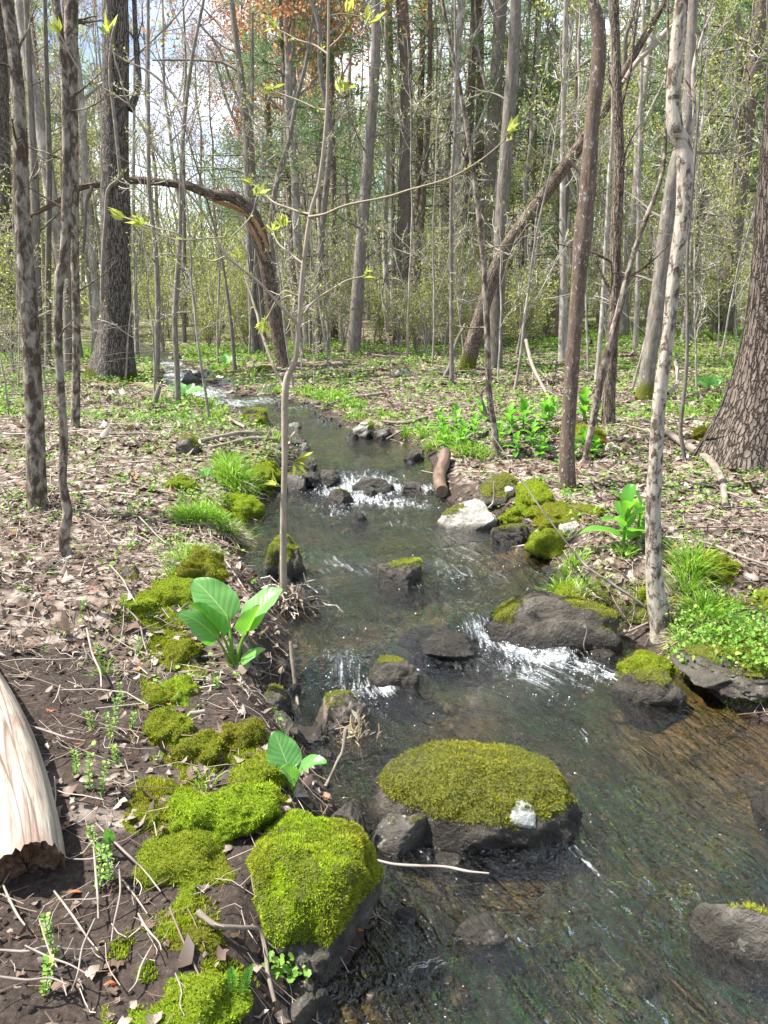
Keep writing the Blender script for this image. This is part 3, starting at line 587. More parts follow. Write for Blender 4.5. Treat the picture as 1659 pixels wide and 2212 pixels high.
    if moss > 0 or style == 'moss':
        t = MB(); wgt = np.clip(mo*1.6-.45, 0, 1); lf = None
        if lime == 'mix': lf = lambda P: 1.15-1.0*np.abs((P[:, 0]-org[0])/rx+.15)+.35*fbm((P-org)/rx*2, 3, seed)
        if style == 'moss': lf = lambda P: (lime if lime != 'mix' else .6)+.45*fbm((P-org)/rx*1.6, 3, seed)
        dens *= (1 if moss < .9 else 1.3)
        tufts(t, V, T0, wgt, .4 if lime == 'mix' else lime, sz, dens, 46000, g, lf)
        if t.n: t.build('moss', M['moss'], o)
    if lich is not None:
        u, v, rr = lich; r_ = ray(u, v); rel = V-EY; tt = rel@r_/(r_@r_); perp = np.linalg.norm(rel-tt[:, None]*r_, axis=1); cand = np.where(perp < rx*.12)[0]
        if len(cand):
            k = cand[np.argmin(tt[cand])]; cp, cn = V[k], Nn[k]; cn = nrm(cn); s1 = nrm(np.cross(cn, [0, 0, 1.])); s2 = np.cross(s1, cn); l = MB(); ang = np.linspace(0, 2*pi, 40, endpoint=False)
            rings = [cp[None]+cn*.006]; 
            from mathutils.bvhtree import BVHTree
            bv = BVHTree.FromPolygons([tuple(x) for x in V], [tuple(map(int, x)) for x in T0])
            for q in np.linspace(.12, 1, 9):
                rad_ = rr*q*(1+.22*vn(np.stack([np.cos(ang)*1.3, np.sin(ang)*1.3], -1)+seed, 3)+.07*vn(np.stack([np.cos(ang)*5, np.sin(ang)*5], -1), 4))
                ring = cp+rad_[:, None]*(np.cos(ang)[:, None]*s1+np.sin(ang)[:, None]*s2)
                ring = np.array([(lambda h: .85*np.array(h[0])+.15*(p_+cn*(.006-.03*q*q)) +cn*(.005 if q < .95 else -.004))(bv.find_nearest(tuple(p_))) for p_ in ring]); rings.append(ring)
            Vl = np.vstack(rings); fl = [np.array([[0, 1+i, 1+(i+1) % 40] for i in range(40)])]
            fl.append(np.array([[1+k*40+i, 1+(k+1)*40+i, 1+(k+1)*40+(i+1) % 40, 1+k*40+(i+1) % 40] for k in range(8) for i in range(40)]))
            l.add(Vl, fl); l.build('lichen_patch', M['lichen'], o)
    return o
def R_(label, box, **k): return rock(k.pop('name', 'rock'), label, box, **k)
R_('big boulder at the water edge covered in bright green moss', (488,836,1742,2160), name='mossy_boulder', mat='rock_dark', moss=1.15, mossdir=(-.25,-.35,.8), lime='mix', ratio=.8, boxy=2.25, cuts=2, seed=5, rot=-32, sub=6, dens=2.6, submerge=.08)
R_('long olive mossy boulder in the stream with a round white lichen patch', (770,1250,1594,1822), name='mossy_boulder', mat='rock_dark', moss=.84, mossdir=(0,-.55,.7), lime=.14, ratio=.6, boxy=1.9, cuts=0, lumps=.09, seed=21, rot=-12, sub=6, hgt=.6, lich=(1157,1742,.05), dens=1.4, submerge=.07)
R_('dark rough rock wedged between the big green boulder and the long mossy boulder', (672,815,1668,1840), mat='rock_dark', moss=.40, lime=.1, ratio=.8, seed=31, dens=.8)
R_('small rounded grey rock with moss on top beside the white lichen boulder', (797,930,1727,1850), mat='rock', moss=.52, lime=.15, ratio=.8, seed=41, dens=1.)
R_('rock with olive moss and a bare tan top below the small waterfall', (658,806,1452,1580), mat='rock_tan', moss=.55, lime=.35, ratio=.75, seed=52)
R_('dark wet block of rock splitting the flow left of the small fall', (785,910,1392,1488), mat='rock_dark', moss=.25, lime=.2, ratio=.6, boxy=4, seed=61, submerge=.1)
R_('long dark boulder damming the stream at the foot of the pale trunk', (998,1345,1278,1396), name='long_boulder', mat='rock_dark', moss=.42, lime=.3, ratio=.38, boxy=3.2, seed=72, rot=-6, cuts=4, submerge=.08, tilt=-.05)
R_('low black slab just breaking the water above the foam', (855,1050,1352,1425), mat='rock_dark', moss=0, ratio=.5, seed=82, hgt=.12, rot=-20)
R_('wet grey rock in the stream under the right bank', (1325,1482,1438,1522), mat='rock_dark', moss=.36, lime=.3, ratio=.7, seed=92)
R_('flat topped dark rock in midstream with a green moss cap', (806,918,1180,1268), mat='rock_dark', moss=.5, lime=.55, ratio=.7, seed=101, boxy=3)
R_('upright mossy rock in the stream behind the thin sapling stem', (568,668,1130,1250), mat='rock_dark', moss=.70, lime=.6, ratio=.6, seed=113, hgt=1.7)
R_('pale angular rock beside the dark log end', (942,1080,1056,1146), mat='rock_pale', wetline=.01, moss=.22, lime=.3, ratio=.7, boxy=3, cuts=5, seed=127, hgt=.8)
R_('dark mossy rock with a small white patch behind the pale angular rock', (1033,1122,1018,1092), mat='rock_dark', moss=.55, lime=.25, seed=131, lich=(1100,1050,.035))
rock('moss_mound', 'round cushion of yellow green moss on the right bank', (1112,1192,1030,1130), style='moss', lime=.55, seed=141, cat='moss', cuts=0)
R_('low dark slab at the right edge with a thin moss skin', (1053,1152,1130,1172), mat='rock_dark', moss=.45, lime=.4, ratio=.5, boxy=3.4, seed=151)
R_('grey and green boulder cut by the right side of the view', (1505,1760,1925,2075), mat='rock', moss=.45, lime=.3, ratio=.55, seed=161, submerge=.08, mossdir=(.6, 0, .6))
R_('flat grey rock just under the surface below the long mossy boulder', (978,1108,1895,2035), mat='rock', moss=0, ratio=.7, seed=171, drown=.035, boxy=3)
R_('dark rock at the right margin of the wide near pool', (1632,1730,1665,1790), mat='rock_dark', moss=.2, seed=182)
R_('little black rock on the left side of the upper fall', (652,692,1012,1050), mat='rock_dark', seed=191)
R_('small green capped rock next to the upper fall', (692,738,1010,1048), mat='rock_dark', moss=.6, lime=.4, seed=201)
R_('dark jagged rock in the middle of the upper fall', (858,912,1020,1072), mat='rock_dark', seed=211, moss=.2, lime=.2, boxy=3.5, cuts=8)
R_('low wet rock below the upper fall with an olive spot', (695,768,1052,1088), mat='rock_dark', moss=.4, lime=.2, seed=222, ratio=.5)
R_('tiny dark rock poking out of the white water', (783,818,1048,1072), mat='rock_dark', seed=231)
R_('small wet rock below the riffle in the middle pool', (750,800,1095,1122), mat='rock_dark', seed=233, ratio=.6)
R_('black slab lying across the head of the upper fall', (760,860,1028,1062), mat='rock_dark', seed=234, ratio=.4)
R_('rock pale on one side and mossy on the other by the far right bank', (750,812,902,946), mat='rock_pale', moss=.5, lime=.4, seed=241, mossdir=(.7, 0, .5))
R_('round mossy rock in front of the half pale one', (744,778,922,948), mat='rock_dark', moss=.55, lime=.25, seed=243)
R_('brown rock at the end of the pale bank branch', (798,845,914,950), mat='rock', seed=251)
R_('green topped boulder standing in the upper stream', (512,580,872,912), mat='rock_dark', moss=.68, lime=.45, seed=261)
R_('half mossy half grey rock touching the green topped boulder', (535,592,890,922), mat='rock', moss=.55, lime=.4, seed=263)
R_('rounded grey rock at the bank behind the sapling stem', (565,668,1018,1062), mat='rock', moss=.36, lime=.3, seed=271, boxy=3)
R_('brown mossy rock sitting in the leaves on the left bank', (385,440,930,982), mat='rock', moss=.5, lime=.2, seed=281)
R_('small rock with an orange yellow moss cap at the left bank', (244,306,1217,1252), mat='rock', moss=.66, lime=.05, seed=291)
R_('flat pale slab in the left water margin', (540,600,932,950), mat='rock_pale', seed=301, hgt=.18)
R_('pale stone at the left water edge beside mossy flat stone', (640,672,950,972), mat='rock_pale', moss=.2, seed=303)
R_('flat mossy stone in the left water edge', (600,668,935,962), mat='rock', moss=.5, lime=.2, seed=307, hgt=.2)
R_('small pale stone in the current by the sapling stem', (622,652,912,925), mat='rock_pale', seed=311)
R_('pale green rock far away on the leaf litter', (852,894,782,812), mat='rock_pale', moss=.3, lime=.4, seed=321, sub=4)
R_('pale rounded boulder at the far stream bend', (560,598,820,852), mat='rock_pale', moss=.3, lime=.4, seed=331, sub=4)
R_('wide flat grey rock in the far rapids', (388,440,808,828), mat='rock', seed=341, sub=4, moss=.15)
R_('upright pale stone on the far grassy bank', (463,484,798,822), mat='rock_pale', seed=343, sub=4)
R_('low yellow mossy rock in front of the arched tree', (545,600,790,806), mat='rock', moss=.7, lime=.3, seed=347, sub=4)
R_('small pale rock in the left forest floor', (15,30,853,866), mat='rock_pale', seed=349, sub=4)
R_('white rock half hidden by moss on the right bank', (1205,1255,1118,1160), mat='rock_pale', moss=.2, lime=.4, seed=351, hgt=.8)
R_('white boulder corner behind the big mid trunk', (1238,1262,918,950), mat='rock_pale', seed=353)
R_('blue grey flat stone on the right leaf litter', (1600,1668,1176,1198), mat='rock', seed=357, hgt=.25)
R_('small pale stone among the right bank leaves', (1305,1345,955,975), mat='rock_pale', moss=.3, lime=.5, seed=359)
R_('pale stone on the green ground near the huge trunk', (1495,1520,900,922), mat='rock_pale', moss=.3, lime=.5, seed=363)
R_('flat grey wedge under the dangling roots', (620,720,1560,1618), mat='rock', seed=371, hgt=.25, boxy=3.5)
R_('dark mud covered rock below the large leafy plant', (545,640,1440,1540), mat='rock_dark', moss=.35, lime=.3, seed=373)
R_('muddy grey rock between moss cushions and dangling roots', (560,650,1500,1580), mat='rock_dark', moss=.1, seed=377, hgt=.3)
R_('dark rock at the bottom left waterline', (560,720,2085,2230), mat='rock_dark', moss=.25, lime=.2, seed=381, hgt=.3)
R_('dark wet stone sitting in the leaves left of the upper fall', (640,690,985,1012), mat='rock_dark', seed=383)
R_('grey submerged rock showing through beside the stick', (850,905,1940,1990), mat='rock', seed=387, drown=.02)
R_('little wet rock between the two mossy boulders', (940,1005,1812,1870), mat='rock', seed=389, drown=.02)
R_('flat wet rock under the right bank moss', (1265,1330,1395,1420), mat='rock_dark', seed=391, hgt=.2)
R_('flat dark slab at the right edge of the middle pool', (1165,1235,1215,1240), mat='rock_dark', seed=393, hgt=.15)
R_('black low rock at the right edge of the upper pool', (868,918,972,995), mat='rock_dark', seed=395)
farl = 'small wet stone in the far rapids'
for k in range(46):
    u = rng.uniform(370, 700); v = 778+ (u-370)*.30+rng.uniform(-14, 26); 
    p = hit(u, v, surf)
    if sdist(p[0], p[1]) > .35: continue
    w = rng.uniform(6, 17)
    R_(['mid grey','black','pale','dark brown'][k % 4]+(' wide' if w > 12 else ' small' if w < 9 else '')+' stone in the far rapids '+near(u, v), (u-w, u+w, v-w*rng.uniform(.6, 1.0), v), name='stone', mat=['rock', 'rock_dark', 'rock_pale', 'rock_dark'][k % 4], moss=.35*(k % 3 == 0), seed=500+k, sub=3, cat='stone', group='stones in the far rapids')
for k in range(60):
    t = rng.integers(40, 130); side = k % 2; e = (Ls if side else Rs)[t]; q = e+rng.normal(size=2)*.07
    if q[1] < 2.0 or q[1] > 11: continue
    # project place -> picture box
    rel = np.array([q[0], q[1], float(surf(*q))])-EY; zc = rel@FW; u = CU+F*rel[0]/zc; v = CV-F*(rel@UP)/zc; w = rng.uniform(.03, .09)/2*F/zc
    if not (-50 < u < 1700 and v < 2250): continue
    R_(['black', 'mid grey', 'mossy dark'][k % 3]+(' wide' if w*zc > .065*F/2 else ' little')+' waterline stone '+near(u, v), (u-w, u+w, v-w*.9, v+w*.3), name='stone', mat=['rock_dark', 'rock', 'rock_dark'][k % 3], moss=.4*(k % 3 == 1), lime=.3, seed=700+k, sub=3, cat='stone', group='stones along the %s waterline' % ('left' if side else 'right'))
# moss cushions on the left bank
def moss(label, boxes, **k):
    k['hgt'] = k.get('hgt', .5)*1.35
    for b in boxes:
        u0, u1, v0, v1 = b; e = (u1-u0)*.16; b = (u0-e, u1+e, v0-e*.3, v1+e*.9); rock('moss_mound', label, b, style='moss', cat='moss', cuts=0, lumps=.22, boxy=2.2, **k)
moss('broad bright green moss cushion above the big green boulder', [(345,572,1650,1800)], lime=.85, seed=801, hgt=.35, sub=6, dens=1.7, ratio=.7)
moss('small yellow moss lobe at the left tip of the bright cushion', [(258,345,1700,1792)], lime=.3, seed=803, hgt=.3)
moss('yellowish moss carpet stretching below the broad bright cushion', [(310,500,1795,1890)], lime=.4, seed=805, hgt=.2, dens=1.4)
moss('narrow bright moss finger on the mud left of the big boulder', [(385,440,1850,1970)], lime=.6, seed=807, hgt=.4, ratio=1.3)
moss('olive brown moss bank beside the mossy mud hollow', [(345,470,1950,2060)], lime=.1, seed=809, hgt=.2)
moss('bright green moss cushion at the bottom of the view', [(350,520,2040,2230)], lime=.7, seed=811, hgt=.3, dens=1.6, sub=6)
moss('low lime moss patch at the very bottom left', [(280,400,2140,2240)], lime=.9, seed=813, hgt=.15)
moss('yellow moss ridge on the soil left of the large leafy plant', [(310,395,1435,1520)], lime=.35, seed=815, hgt=.5)
moss('lower end of the yellow moss ridge', [(318,405,1505,1605)], lime=.3, seed=817, hgt=.5)
moss('dark olive moss cushion touching the large leafy plant', [(340,425,1345,1440)], lime=.2, seed=819, hgt=.6)
moss('deep green moss wall under the olive cushion', [(345,420,1425,1520)], lime=.8, seed=821, hgt=.5)
moss('olive moss cushion beside the muddy hollow', [(378,480,1560,1650)], lime=.15, seed=823, hgt=.5)
moss('golden moss cushion in the middle of the left bank', [(448,565,1533,1620)], lime=.05, seed=825, hgt=.5)
moss('green moss shoulder behind the small leafy plant', [(500,620,1600,1700)], lime=.5, seed=827, hgt=.5)
moss('green moss hump under the grass blades', [(310,425,1220,1300)], lime=.55, seed=829, hgt=.4)
moss('brownish moss hump below the dead grass', [(365,480,1170,1250)], lime=.1, seed=831, hgt=.6)
moss('moss cover on the low bank beside the small orange capped rock', [(270,345,1280,1335)], lime=.5, seed=833, hgt=.25)
moss('thin moss log shape in the leaves', [(355,420,1020,1052)], lime=.6, seed=835, hgt=.4)
moss('moss hump behind the big tussock', [(470,560,1055,1110)], lime=.6, seed=837, hgt=.4)
moss('green moss hump beside the grey bank rock', [(540,600,1000,1060)], lime=.5, seed=839, hgt=.5)
moss('moss patch in front of the pale blotched trunk', [(1180,1290,1270,1325)], lime=.45, seed=841, hgt=.2)
moss('bright moss patch hugging the foot of the pale trunk', [(1375,1425,1265,1330)], lime=.5, seed=843, hgt=.4)
R_('low dark mossy bank edge overhanging the near pool under the grass', (1462,1800,1385,1535), name='bank_rock', mat='rock_dark', moss=.66, lime=.5, seed=845, hgt=.2, sub=6, ratio=.6, boxy=3, lumps=.2)
moss('moss cushion right of the pale trunk foot', [(1350,1450,1395,1450)], lime=.35, seed=847, hgt=.3)
moss('mossy hump beside the right bank grass', [(1480,1590,1195,1260)], lime=.3, seed=849, hgt=.3)
moss('moss mound on the shore below the white rock', [(1145,1235,1130,1200)], lime=.4, seed=851, hgt=.5)
moss('tiny moss cap between bank stones', [(1085,1140,1102,1132)], lime=.5, seed=853, hgt=.4)
moss('golden moss mound under the huge right tree', [(1500,1560,925,950)], lime=.05, seed=855, hgt=.4)
moss('moss mound near the twin thin trunks', [(1240,1300,905,955)], lime=.3, seed=857, hgt=.4)
moss('moss patch at the right rim of the view', [(1630,1700,1260,1320)], lime=.5, seed=859, hgt=.3)
moss('olive moss patch on the leaf litter by the fallen branch', [(1150,1290,1085,1130)], lime=.2, seed=861, hgt=.12)
# ---------------------------------------------------------------- trees that stand out in the view
def tpath(pts, y0, ys_=None, n=60):
    """picture points (u, v, width) at the depth of the foot -> 3d path and radii"""
    P = []; Rr = []
    for i, (u, v, w) in enumerate(pts):
        y = y0+(ys_[i] if ys_ else 0); P.append(pt(u, v, y)); Rr.append(w/2*pxm(u, v, y))
    C = catmull(np.column_stack([np.array(P), Rr]), n); return C[:, :3], np.maximum(C[:, 3], .0015)
def crown_leaves(mb, tw, n, size, g, spread=.12):
    P = tw.reshape(-1, 3); i = g.integers(0, len(P), n); Q = P[i]+g.normal(size=(n, 3))*spread; leafq(mb, Q, rdir(n, .2, g), rdir(n, .5, g), size*g.uniform(.5, 1.3, n), size*.55*g.uniform(.6, 1.2, n))
def tree(label, pts, bk, name='tree', cat='tree', total=13, k=18, foot=None, flare=.35, amp=.06, moss=.0, mossh=.3, lobes=0, lobeamp=.25, base_h=.3, limbs=4, lleaf=0, seed=0, lowbr=0, dy=None, extra=None, group=None, leafm='yellowgreen', wander=.0, step=.07, single=False):
    g = np.random.default_rng(seed+900); u, v = (pts[-1][0], pts[-1][1]) if foot is None else foot
    B = hit(u, v); y0 = B[1]; P, R = tpath(pts[::-1], y0, None if dy is None else dy[::-1], 90)
    P = np.vstack([[P[0]-[0, 0, .25]], P]); R = np.concatenate([[R[0]*1.05], R])
    # carry the stem on above the picture
    top = P[-1][2]; ex = max(total-top, 0); T = None
    if ex > .3:
        d = nrm(P[-1]-P[-12]); q = [P[-1]]; r = [R[-1]]; ns = int(ex/.4)+2
        for i in range(ns): d = nrm(d+g.normal(size=3)*.05+[0, 0, .06]); q.append(q[-1]+d*ex/ns); r.append(R[-1]*(1-.8*(i+1)/ns))
        P = np.vstack([P, q[1:]]); R = np.concatenate([R, r[1:]])
    L = np.concatenate([[0], np.cumsum(np.linalg.norm(np.diff(P, axis=0), axis=1))]); n = int(min(L[-1]/step, 260)); t = np.linspace(0, 1, n)**1.25*L[-1]
    P = np.stack([np.interp(t, L, P[:, i]) for i in range(3)], 1); R = np.interp(t, L, R)
    root = empty(name, (P[0][0], P[0][1], B[2]), label, cat, group); mb = MB()
    trunkmesh(mb, P, R, k, amp, 6, flare, lobes, lobeamp, base_h, moss, mossh+.25, seed); mb.build('trunk', M[bk], root)
    br = MB(); lf = MB(); tws = []
    if limbs and ex > 2:
        a = np.searchsorted(P[:, 2], top+.3*ex) if True else 0; a = min(a, n-6); PP = P[a:][None]; RR = R[a:][None]
        p1, r1 = spawn(PP, RR, limbs, (.0, .95), .55, (.5, 1.1), .12, .12, 6, .5, g); p2, r2 = spawn(p1, r1, 5, (.25, 1), .5, (.4, 1.), .06, .15, 4, .6, g); p3, r3 = spawn(p2, r2, 4, (.2, 1), .5, (.4, 1.), .05, .2, 3, .6, g)
        addtubes(br, p1, r1, 6); addtubes(br, p2, r2, 4); addtubes(br, p3, np.maximum(r3, .002), 3); tws.append(p3)
    if lowbr:
        a = max(np.searchsorted(P[:, 2], B[2]+1.0), 2); b = max(np.searchsorted(P[:, 2], top), a+6); PP = P[a:b][None]; RR = R[a:b][None]
        if PP.shape[1] > 3:
            p1, r1 = spawn(PP, np.minimum(RR*.3, .02), lowbr, (.05, 1), .22, (.7, 1.4), .04, .14, 7, 1., g, fall=.2); p2, r2 = spawn(p1, r1, 4, (.2, 1), .45, (.4, 1.), .03, .18, 4, .6, g)
            addtubes(br, p1, r1, 5); addtubes(br, p2, np.maximum(r2, .0015), 3); tws.append(p2)
    if extra: extra(br, y0, g)
    if br.n: br.build('branches', M[bk], root)
    if lleaf and tws:
        tp = np.concatenate([x.reshape(-1, 3) for x in tws]); crown_leaves(lf, tp, lleaf, .035, g, .05); lf.build('leaves', M[leafm], root)
    return root, P, R, y0
def limb(pts, dy=0, dys=None):
    def f(br, y0, g, pts=pts):
        for q in (pts if isinstance(pts[0], list) else [pts]):
            P, R = tpath(q, y0, [dy*i/(len(q)-1) for i in range(len(q))], 40); addtubes(br, P, R, 7)
            if len(q) > 2:
                p2, r2 = spawn(P[None], R[None], 7, (.3, 1), .3, (.4, 1.), .05, .15, 4, .5, g); addtubes(br, p2, np.maximum(r2, .0015), 3)
    return f
tree('grey blotched trunk nearest the left rim, brown moss at its right foot', [(15,0,25),(35,150,26),(43,300,30),(50,500,32),(65,703,36),(75,903,38),(80,1093,42)], 'bark_blotch', k=28, moss=.5, mossh=.14, seed=1, amp=.06, lowbr=6, flare=.3, lobes=4, lobeamp=.1, base_h=.12)
tree('slim dark trunk half hidden behind the blotched left trunk', [(57,0,12),(65,200,13),(75,400,18),(78,550,18),(85,800,20)], 'bark_grey', seed=2, lowbr=5)
tree('thin snaking trunk with a curved foot on the left leaf litter', [(122,0,14),(138,150,16),(145,350,20),(140,550,22),(128,603,20),(125,728,17),(132,853,17),(138,950,18),(135,1040,18),(146,1106,21),(138,1160,22),(141,1192,23),(157,1203,19)], 'bark_blotch', k=20, flare=.1, seed=3, amp=.05, foot=(148,1203), lowbr=4, total=9)
tree('straight flecked trunk right behind the thin snaking one', [(155,0,26),(152,150,30),(157,350,24),(160,500,20),(163,603,17),(165,753,17),(163,923,19)], 'bark_blotch', seed=4, lowbr=4)
tree('dull brown trunk between the flecked trunk and the big furrowed tree', [(146,300,14),(145,603,17),(148,812,18)], 'bark_grey', seed=5)
def vine(br, y0, g):
    P, R = tpath([(252,40,7),(240,100,7),(238,170,8),(247,250,8),(257,350,8),(257,385,8),(233,412,8),(228,480,8),(222,560,8),(220,650,8)], y0-.27, None, 60); P[:, 2] += 0; addtubes(br, P, R, 7)
def biglimbs(br, y0, g):
    limb([(277,235,24),(290,215,16),(300,175,12),(294,100,11),(290,0,10),(286,-120,9)], .2)(br, y0, g)
T5, P5, R5, y5 = tree('massive dark furrowed trunk with mossy root flare left of the stream', [(248,0,53),(250,150,56),(248,350,58),(250,500,60),(250,628,64),(249,703,68),(245,768,80),(240,822,88)], 'bark_big', k=48, amp=.05, moss=.75, mossh=.5, lobes=4, lobeamp=.32, base_h=.5, flare=.45, limbs=7, seed=6, total=17, extra=biglimbs, step=.06)
mb = MB(); vine(mb, y5, rng); mb.build('climbing_vine', M['bark_grey'], T5)
tree('very thin dark trunk just right of the massive furrowed tree', [(320,0,7),(320,200,8),(322,400,9),(332,500,9),(340,603,12),(340,750,12),(338,830,11)], 'bark_grey', k=10, seed=7, lowbr=4)
tree('thin dark forked trunk standing beside the large far leafy plant', [(440,0,6),(415,125,8),(400,240,9),(392,350,9),(389,500,9),(383,603,12),(378,703,12),(382,790,12),(385,875,12)], 'bark_grey', k=12, seed=8, lowbr=7, extra=limb([[(400,240,8),(385,215,6),(330,160,5),(270,130,4),(215,95,3)],[(415,125,6),(390,60,4),(365,0,3)]], .3))
tree('grey trunk rising beside the broken arched tree', [(500,0,12),(515,125,14),(530,250,20),(540,375,26),(542,553,22),(548,700,20),(556,765,22)], 'bark_grey', k=14, seed=9, lowbr=5, limbs=7, extra=limb([[(512,150,9),(480,135,6),(420,130,5),(330,130,4)],[(530,250,10),(500,180,6),(470,100,5),(420,40,4)],[(540,340,8),(520,290,6),(490,220,5),(462,120,4),(445,95,3)]], .5))
tree('slender dark stem alongside the grey trunk by the arched tree', [(545,32,5),(545,150,8),(543,350,10),(552,500,13),(562,640,15),(570,765,15)], 'bark_grey', k=10, seed=10, limbs=0, total=5)
# the snapped tree that arches to the left
y_ = hit(613,790)[1]
A1 = [(613,790,30),(600,720,28),(588,650,30),(575,570,32),(560,505,34)]
A2 = [(560,505,34),(545,465,30),(525,440,27),(500,426,24),(460,420,20),(430,410,19),(400,400,17),(340,393,16),(280,389,15),(215,398,13),(170,407,12),(120,438,11),(60,470,9),(5,500,8)]
ar = empty('broken_tree', (*hit(613,790)[:2], hit(613,790)[2]), 'snapped tree bent over in a long arch with orange torn wood', 'tree')
mb = MB(); P, R = tpath(A1, y_, None, 50); P = np.vstack([[P[0]-[0, 0, .3]], P]); R = np.r_[R[0], R]; trunkmesh(mb, P, R, 20, .07, 6, .3, 3, .2, .3, .5, .5, 12); mb.build('trunk', M['bark_maple'], ar)
mb = MB(); P, R = tpath(A2, y_, [-.5*i/13 for i in range(14)], 110); trunkmesh(mb, P, R, 16, .12, 9, 0, seed=13); mb.build('arched_stem', M['bark_maple'], ar)
mb = MB(); g = np.random.default_rng(3)
for (a, w) in (([(578,545,5),(568,510,8),(552,480,10),(543,468,6)], 1), ([(572,560,5),(560,530,9),(548,500,10),(538,480,5)], 1), ([(540,470,5),(515,449,8),(485,440,8),(462,432,3)], 1), ([(530,465,3),(505,452,5),(470,438,4),(440,425,2)], 1), ([(560,500,8),(575,490,4),(583,478,1)], 1), ([(566,520,6),(578,530,3),(584,545,1)], 1)):
    P, R = tpath(a, y_-.13, None, 24); V, Fq, tc, v = tubes(P, R, 8); V += .012*fbm(V*np.array([14, 14, 14]), 3, 7)[:, None]; mb.add(V, Fq, tc, v)
mb.build('torn_wood', M['torn'], ar)
mb = MB(); limb([(200,402,8),(187,440,7),(183,500,7),(178,560,6)], 0)(mb, y_-.4, g); mb.build('hanging_branch', M['bark_grey'], ar)
tree('leaning slim trunk with a broken side stub behind the arched tree', [(670,75,6),(660,140,8),(640,220,9),(625,300,10),(600,385,12),(588,450,11),(585,520,12),(598,640,13),(612,768,14)], 'bark_grey', k=12, seed=14, lowbr=6)
tree('grey trunk between the centre sapling and the pale trunk', [(672,0,8),(690,60,10),(692,150,10),(712,270,12),(712,330,12),(700,450,13),(692,550,13),(688,628,13),(688,770,14)], 'bark_grey', k=12, seed=15, lowbr=6, limbs=7)
tree('pale grey trunk standing on the litter flat beyond the bend', [(822,-60,17),(812,0,18),(812,100,20),(805,225,22),(795,350,23),(782,500,24),(773,628,26),(763,770,29)], 'bark_grey', k=20, seed=16, lowbr=5, flare=.2)
tree('reddish brown straight trunk in the middle of the woods', [(868,0,25),(877,150,27),(877,300,27),(872,500,30),(869,603,33),(867,737,36)], 'bark_pine', k=20, seed=17, flare=.15, moss=.2)
tree('thin straight trunk touching the reddish brown one', [(842,0,10),(846,200,11),(849,500,12),(852,705,13)], 'bark_grey', k=10, seed=18, lowbr=5)
tree('slim pine trunk with many dead side branches in the middle', [(929,-40,9),(929,30,10),(927,200,11),(912,450,14),(903,550,16),(895,722,19)], 'bark_pine', k=12, seed=19, lowbr=26)
tree('crooked thin trunk rising from the green plants on the far bank', [(955,0,7),(968,70,8),(980,125,9),(1000,225,10),(1020,350,12),(1035,470,12),(1045,578,12),(1052,703,13),(1057,853,13),(1070,940,14),(1074,990,17)], 'bark_blotch', k=16, seed=20, lowbr=6, total=10, extra=limb([[(1054,900,7),(1046,880,6),(1040,850,5),(1058,828,4),(1065,815,3)]], 0))
tree('broad grey trunk behind the leaning fallen stem', [(1085,-40,24),(1080,50,26),(1070,200,28),(1055,400,30),(1045,560,30),(1040,720,32)], 'bark_grey', k=18, seed=21, lowbr=4)
tree('pale fissured trunk crossing the leaning fallen stem', [(1115,-40,23),(1115,0,24),(1107,150,27),(1095,300,28),(1085,450,29),(1077,603,31),(1072,700,30),(1070,795,32)], 'bark_grey', k=20, seed=22, lowbr=5, flare=.2)
yL = hit(1008,797)[1]; ft = hit(1008,797); ln = empty('leaning_tree', ft, 'thick fallen trunk leaning up to the right through the other trees', 'tree')
mb = MB(); P, R = tpath([(1003,810,34),(1020,745,33),(1045,660,30),(1068,590,29),(1095,532,28),(1180,415,27),(1255,310,24),(1320,215,19),(1355,145,17),(1395,75,15),(1440,0,10),(1475,-60,6)], yL, [0,0,0,0,0,-.1,-.2,-.4,-.5,-.6,-.8,-1], 120); trunkmesh(mb, P, R, 20, .07, 6, .25, 3, .15, .3, .6, .6, 23); mb.build('trunk', M['bark_maple'], ln)
mb = MB(); P, R = tpath([(1345,180,9),(1375,135,12),(1410,100,13),(1440,68,11),(1456,50,3)], yL-.6, None, 40); trunkmesh(mb, P, R, 12, .15, 8); mb.build('split_branch', M['log'], ln)
mb = MB(); g = np.random.default_rng(5); limb([[(1340,180,12),(1350,130,10),(1352,80,9),(1368,30,8),(1380,-20,6)],[(1230,345,8),(1290,420,5),(1340,500,4),(1400,560,3),(1440,600,2)]], -.3)(mb, yL-.4, g); mb.build('branches', M['bark_grey'], ln)
tree('thin pale straight trunk behind the curved reddish tree', [(1223,-30,10),(1222,0,10),(1217,250,11),(1215,500,13),(1217,603,17),(1215,778,19)], 'bark_far', k=12, seed=24, lowbr=5, moss=.5, mossh=.3)
tree('dark thin trunk left of the curved reddish tree', [(1250,0,11),(1245,200,12),(1225,400,13),(1212,560,14),(1204,735,15)], 'bark_pine', k=12, seed=25, lowbr=9)
tree('curved reddish brown trunk with pale flecks in the right middle', [(1272,-60,24),(1280,0,25),(1293,65,30),(1292,150,32),(1280,250,31),(1270,400,35),(1257,530,38),(1250,603,32),(1235,803,30),(1226,953,32),(1225,1055,37)], 'bark_red', k=30, seed=26, flare=.12, amp=.05, limbs=6, step=.06)
tree('straight scaly trunk right of the curved reddish tree', [(1325,-30,18),(1327,0,18),(1332,150,19),(1337,350,22),(1330,525,24),(1330,603,24),(1322,753,24),(1316,860,26),(1314,918,30)], 'bark_maple', k=20, seed=27, flare=.2, lowbr=5, extra=limb([[(1330,300,9),(1345,220,7),(1362,150,6),(1372,60,5),(1385,-20,4)]], .2))
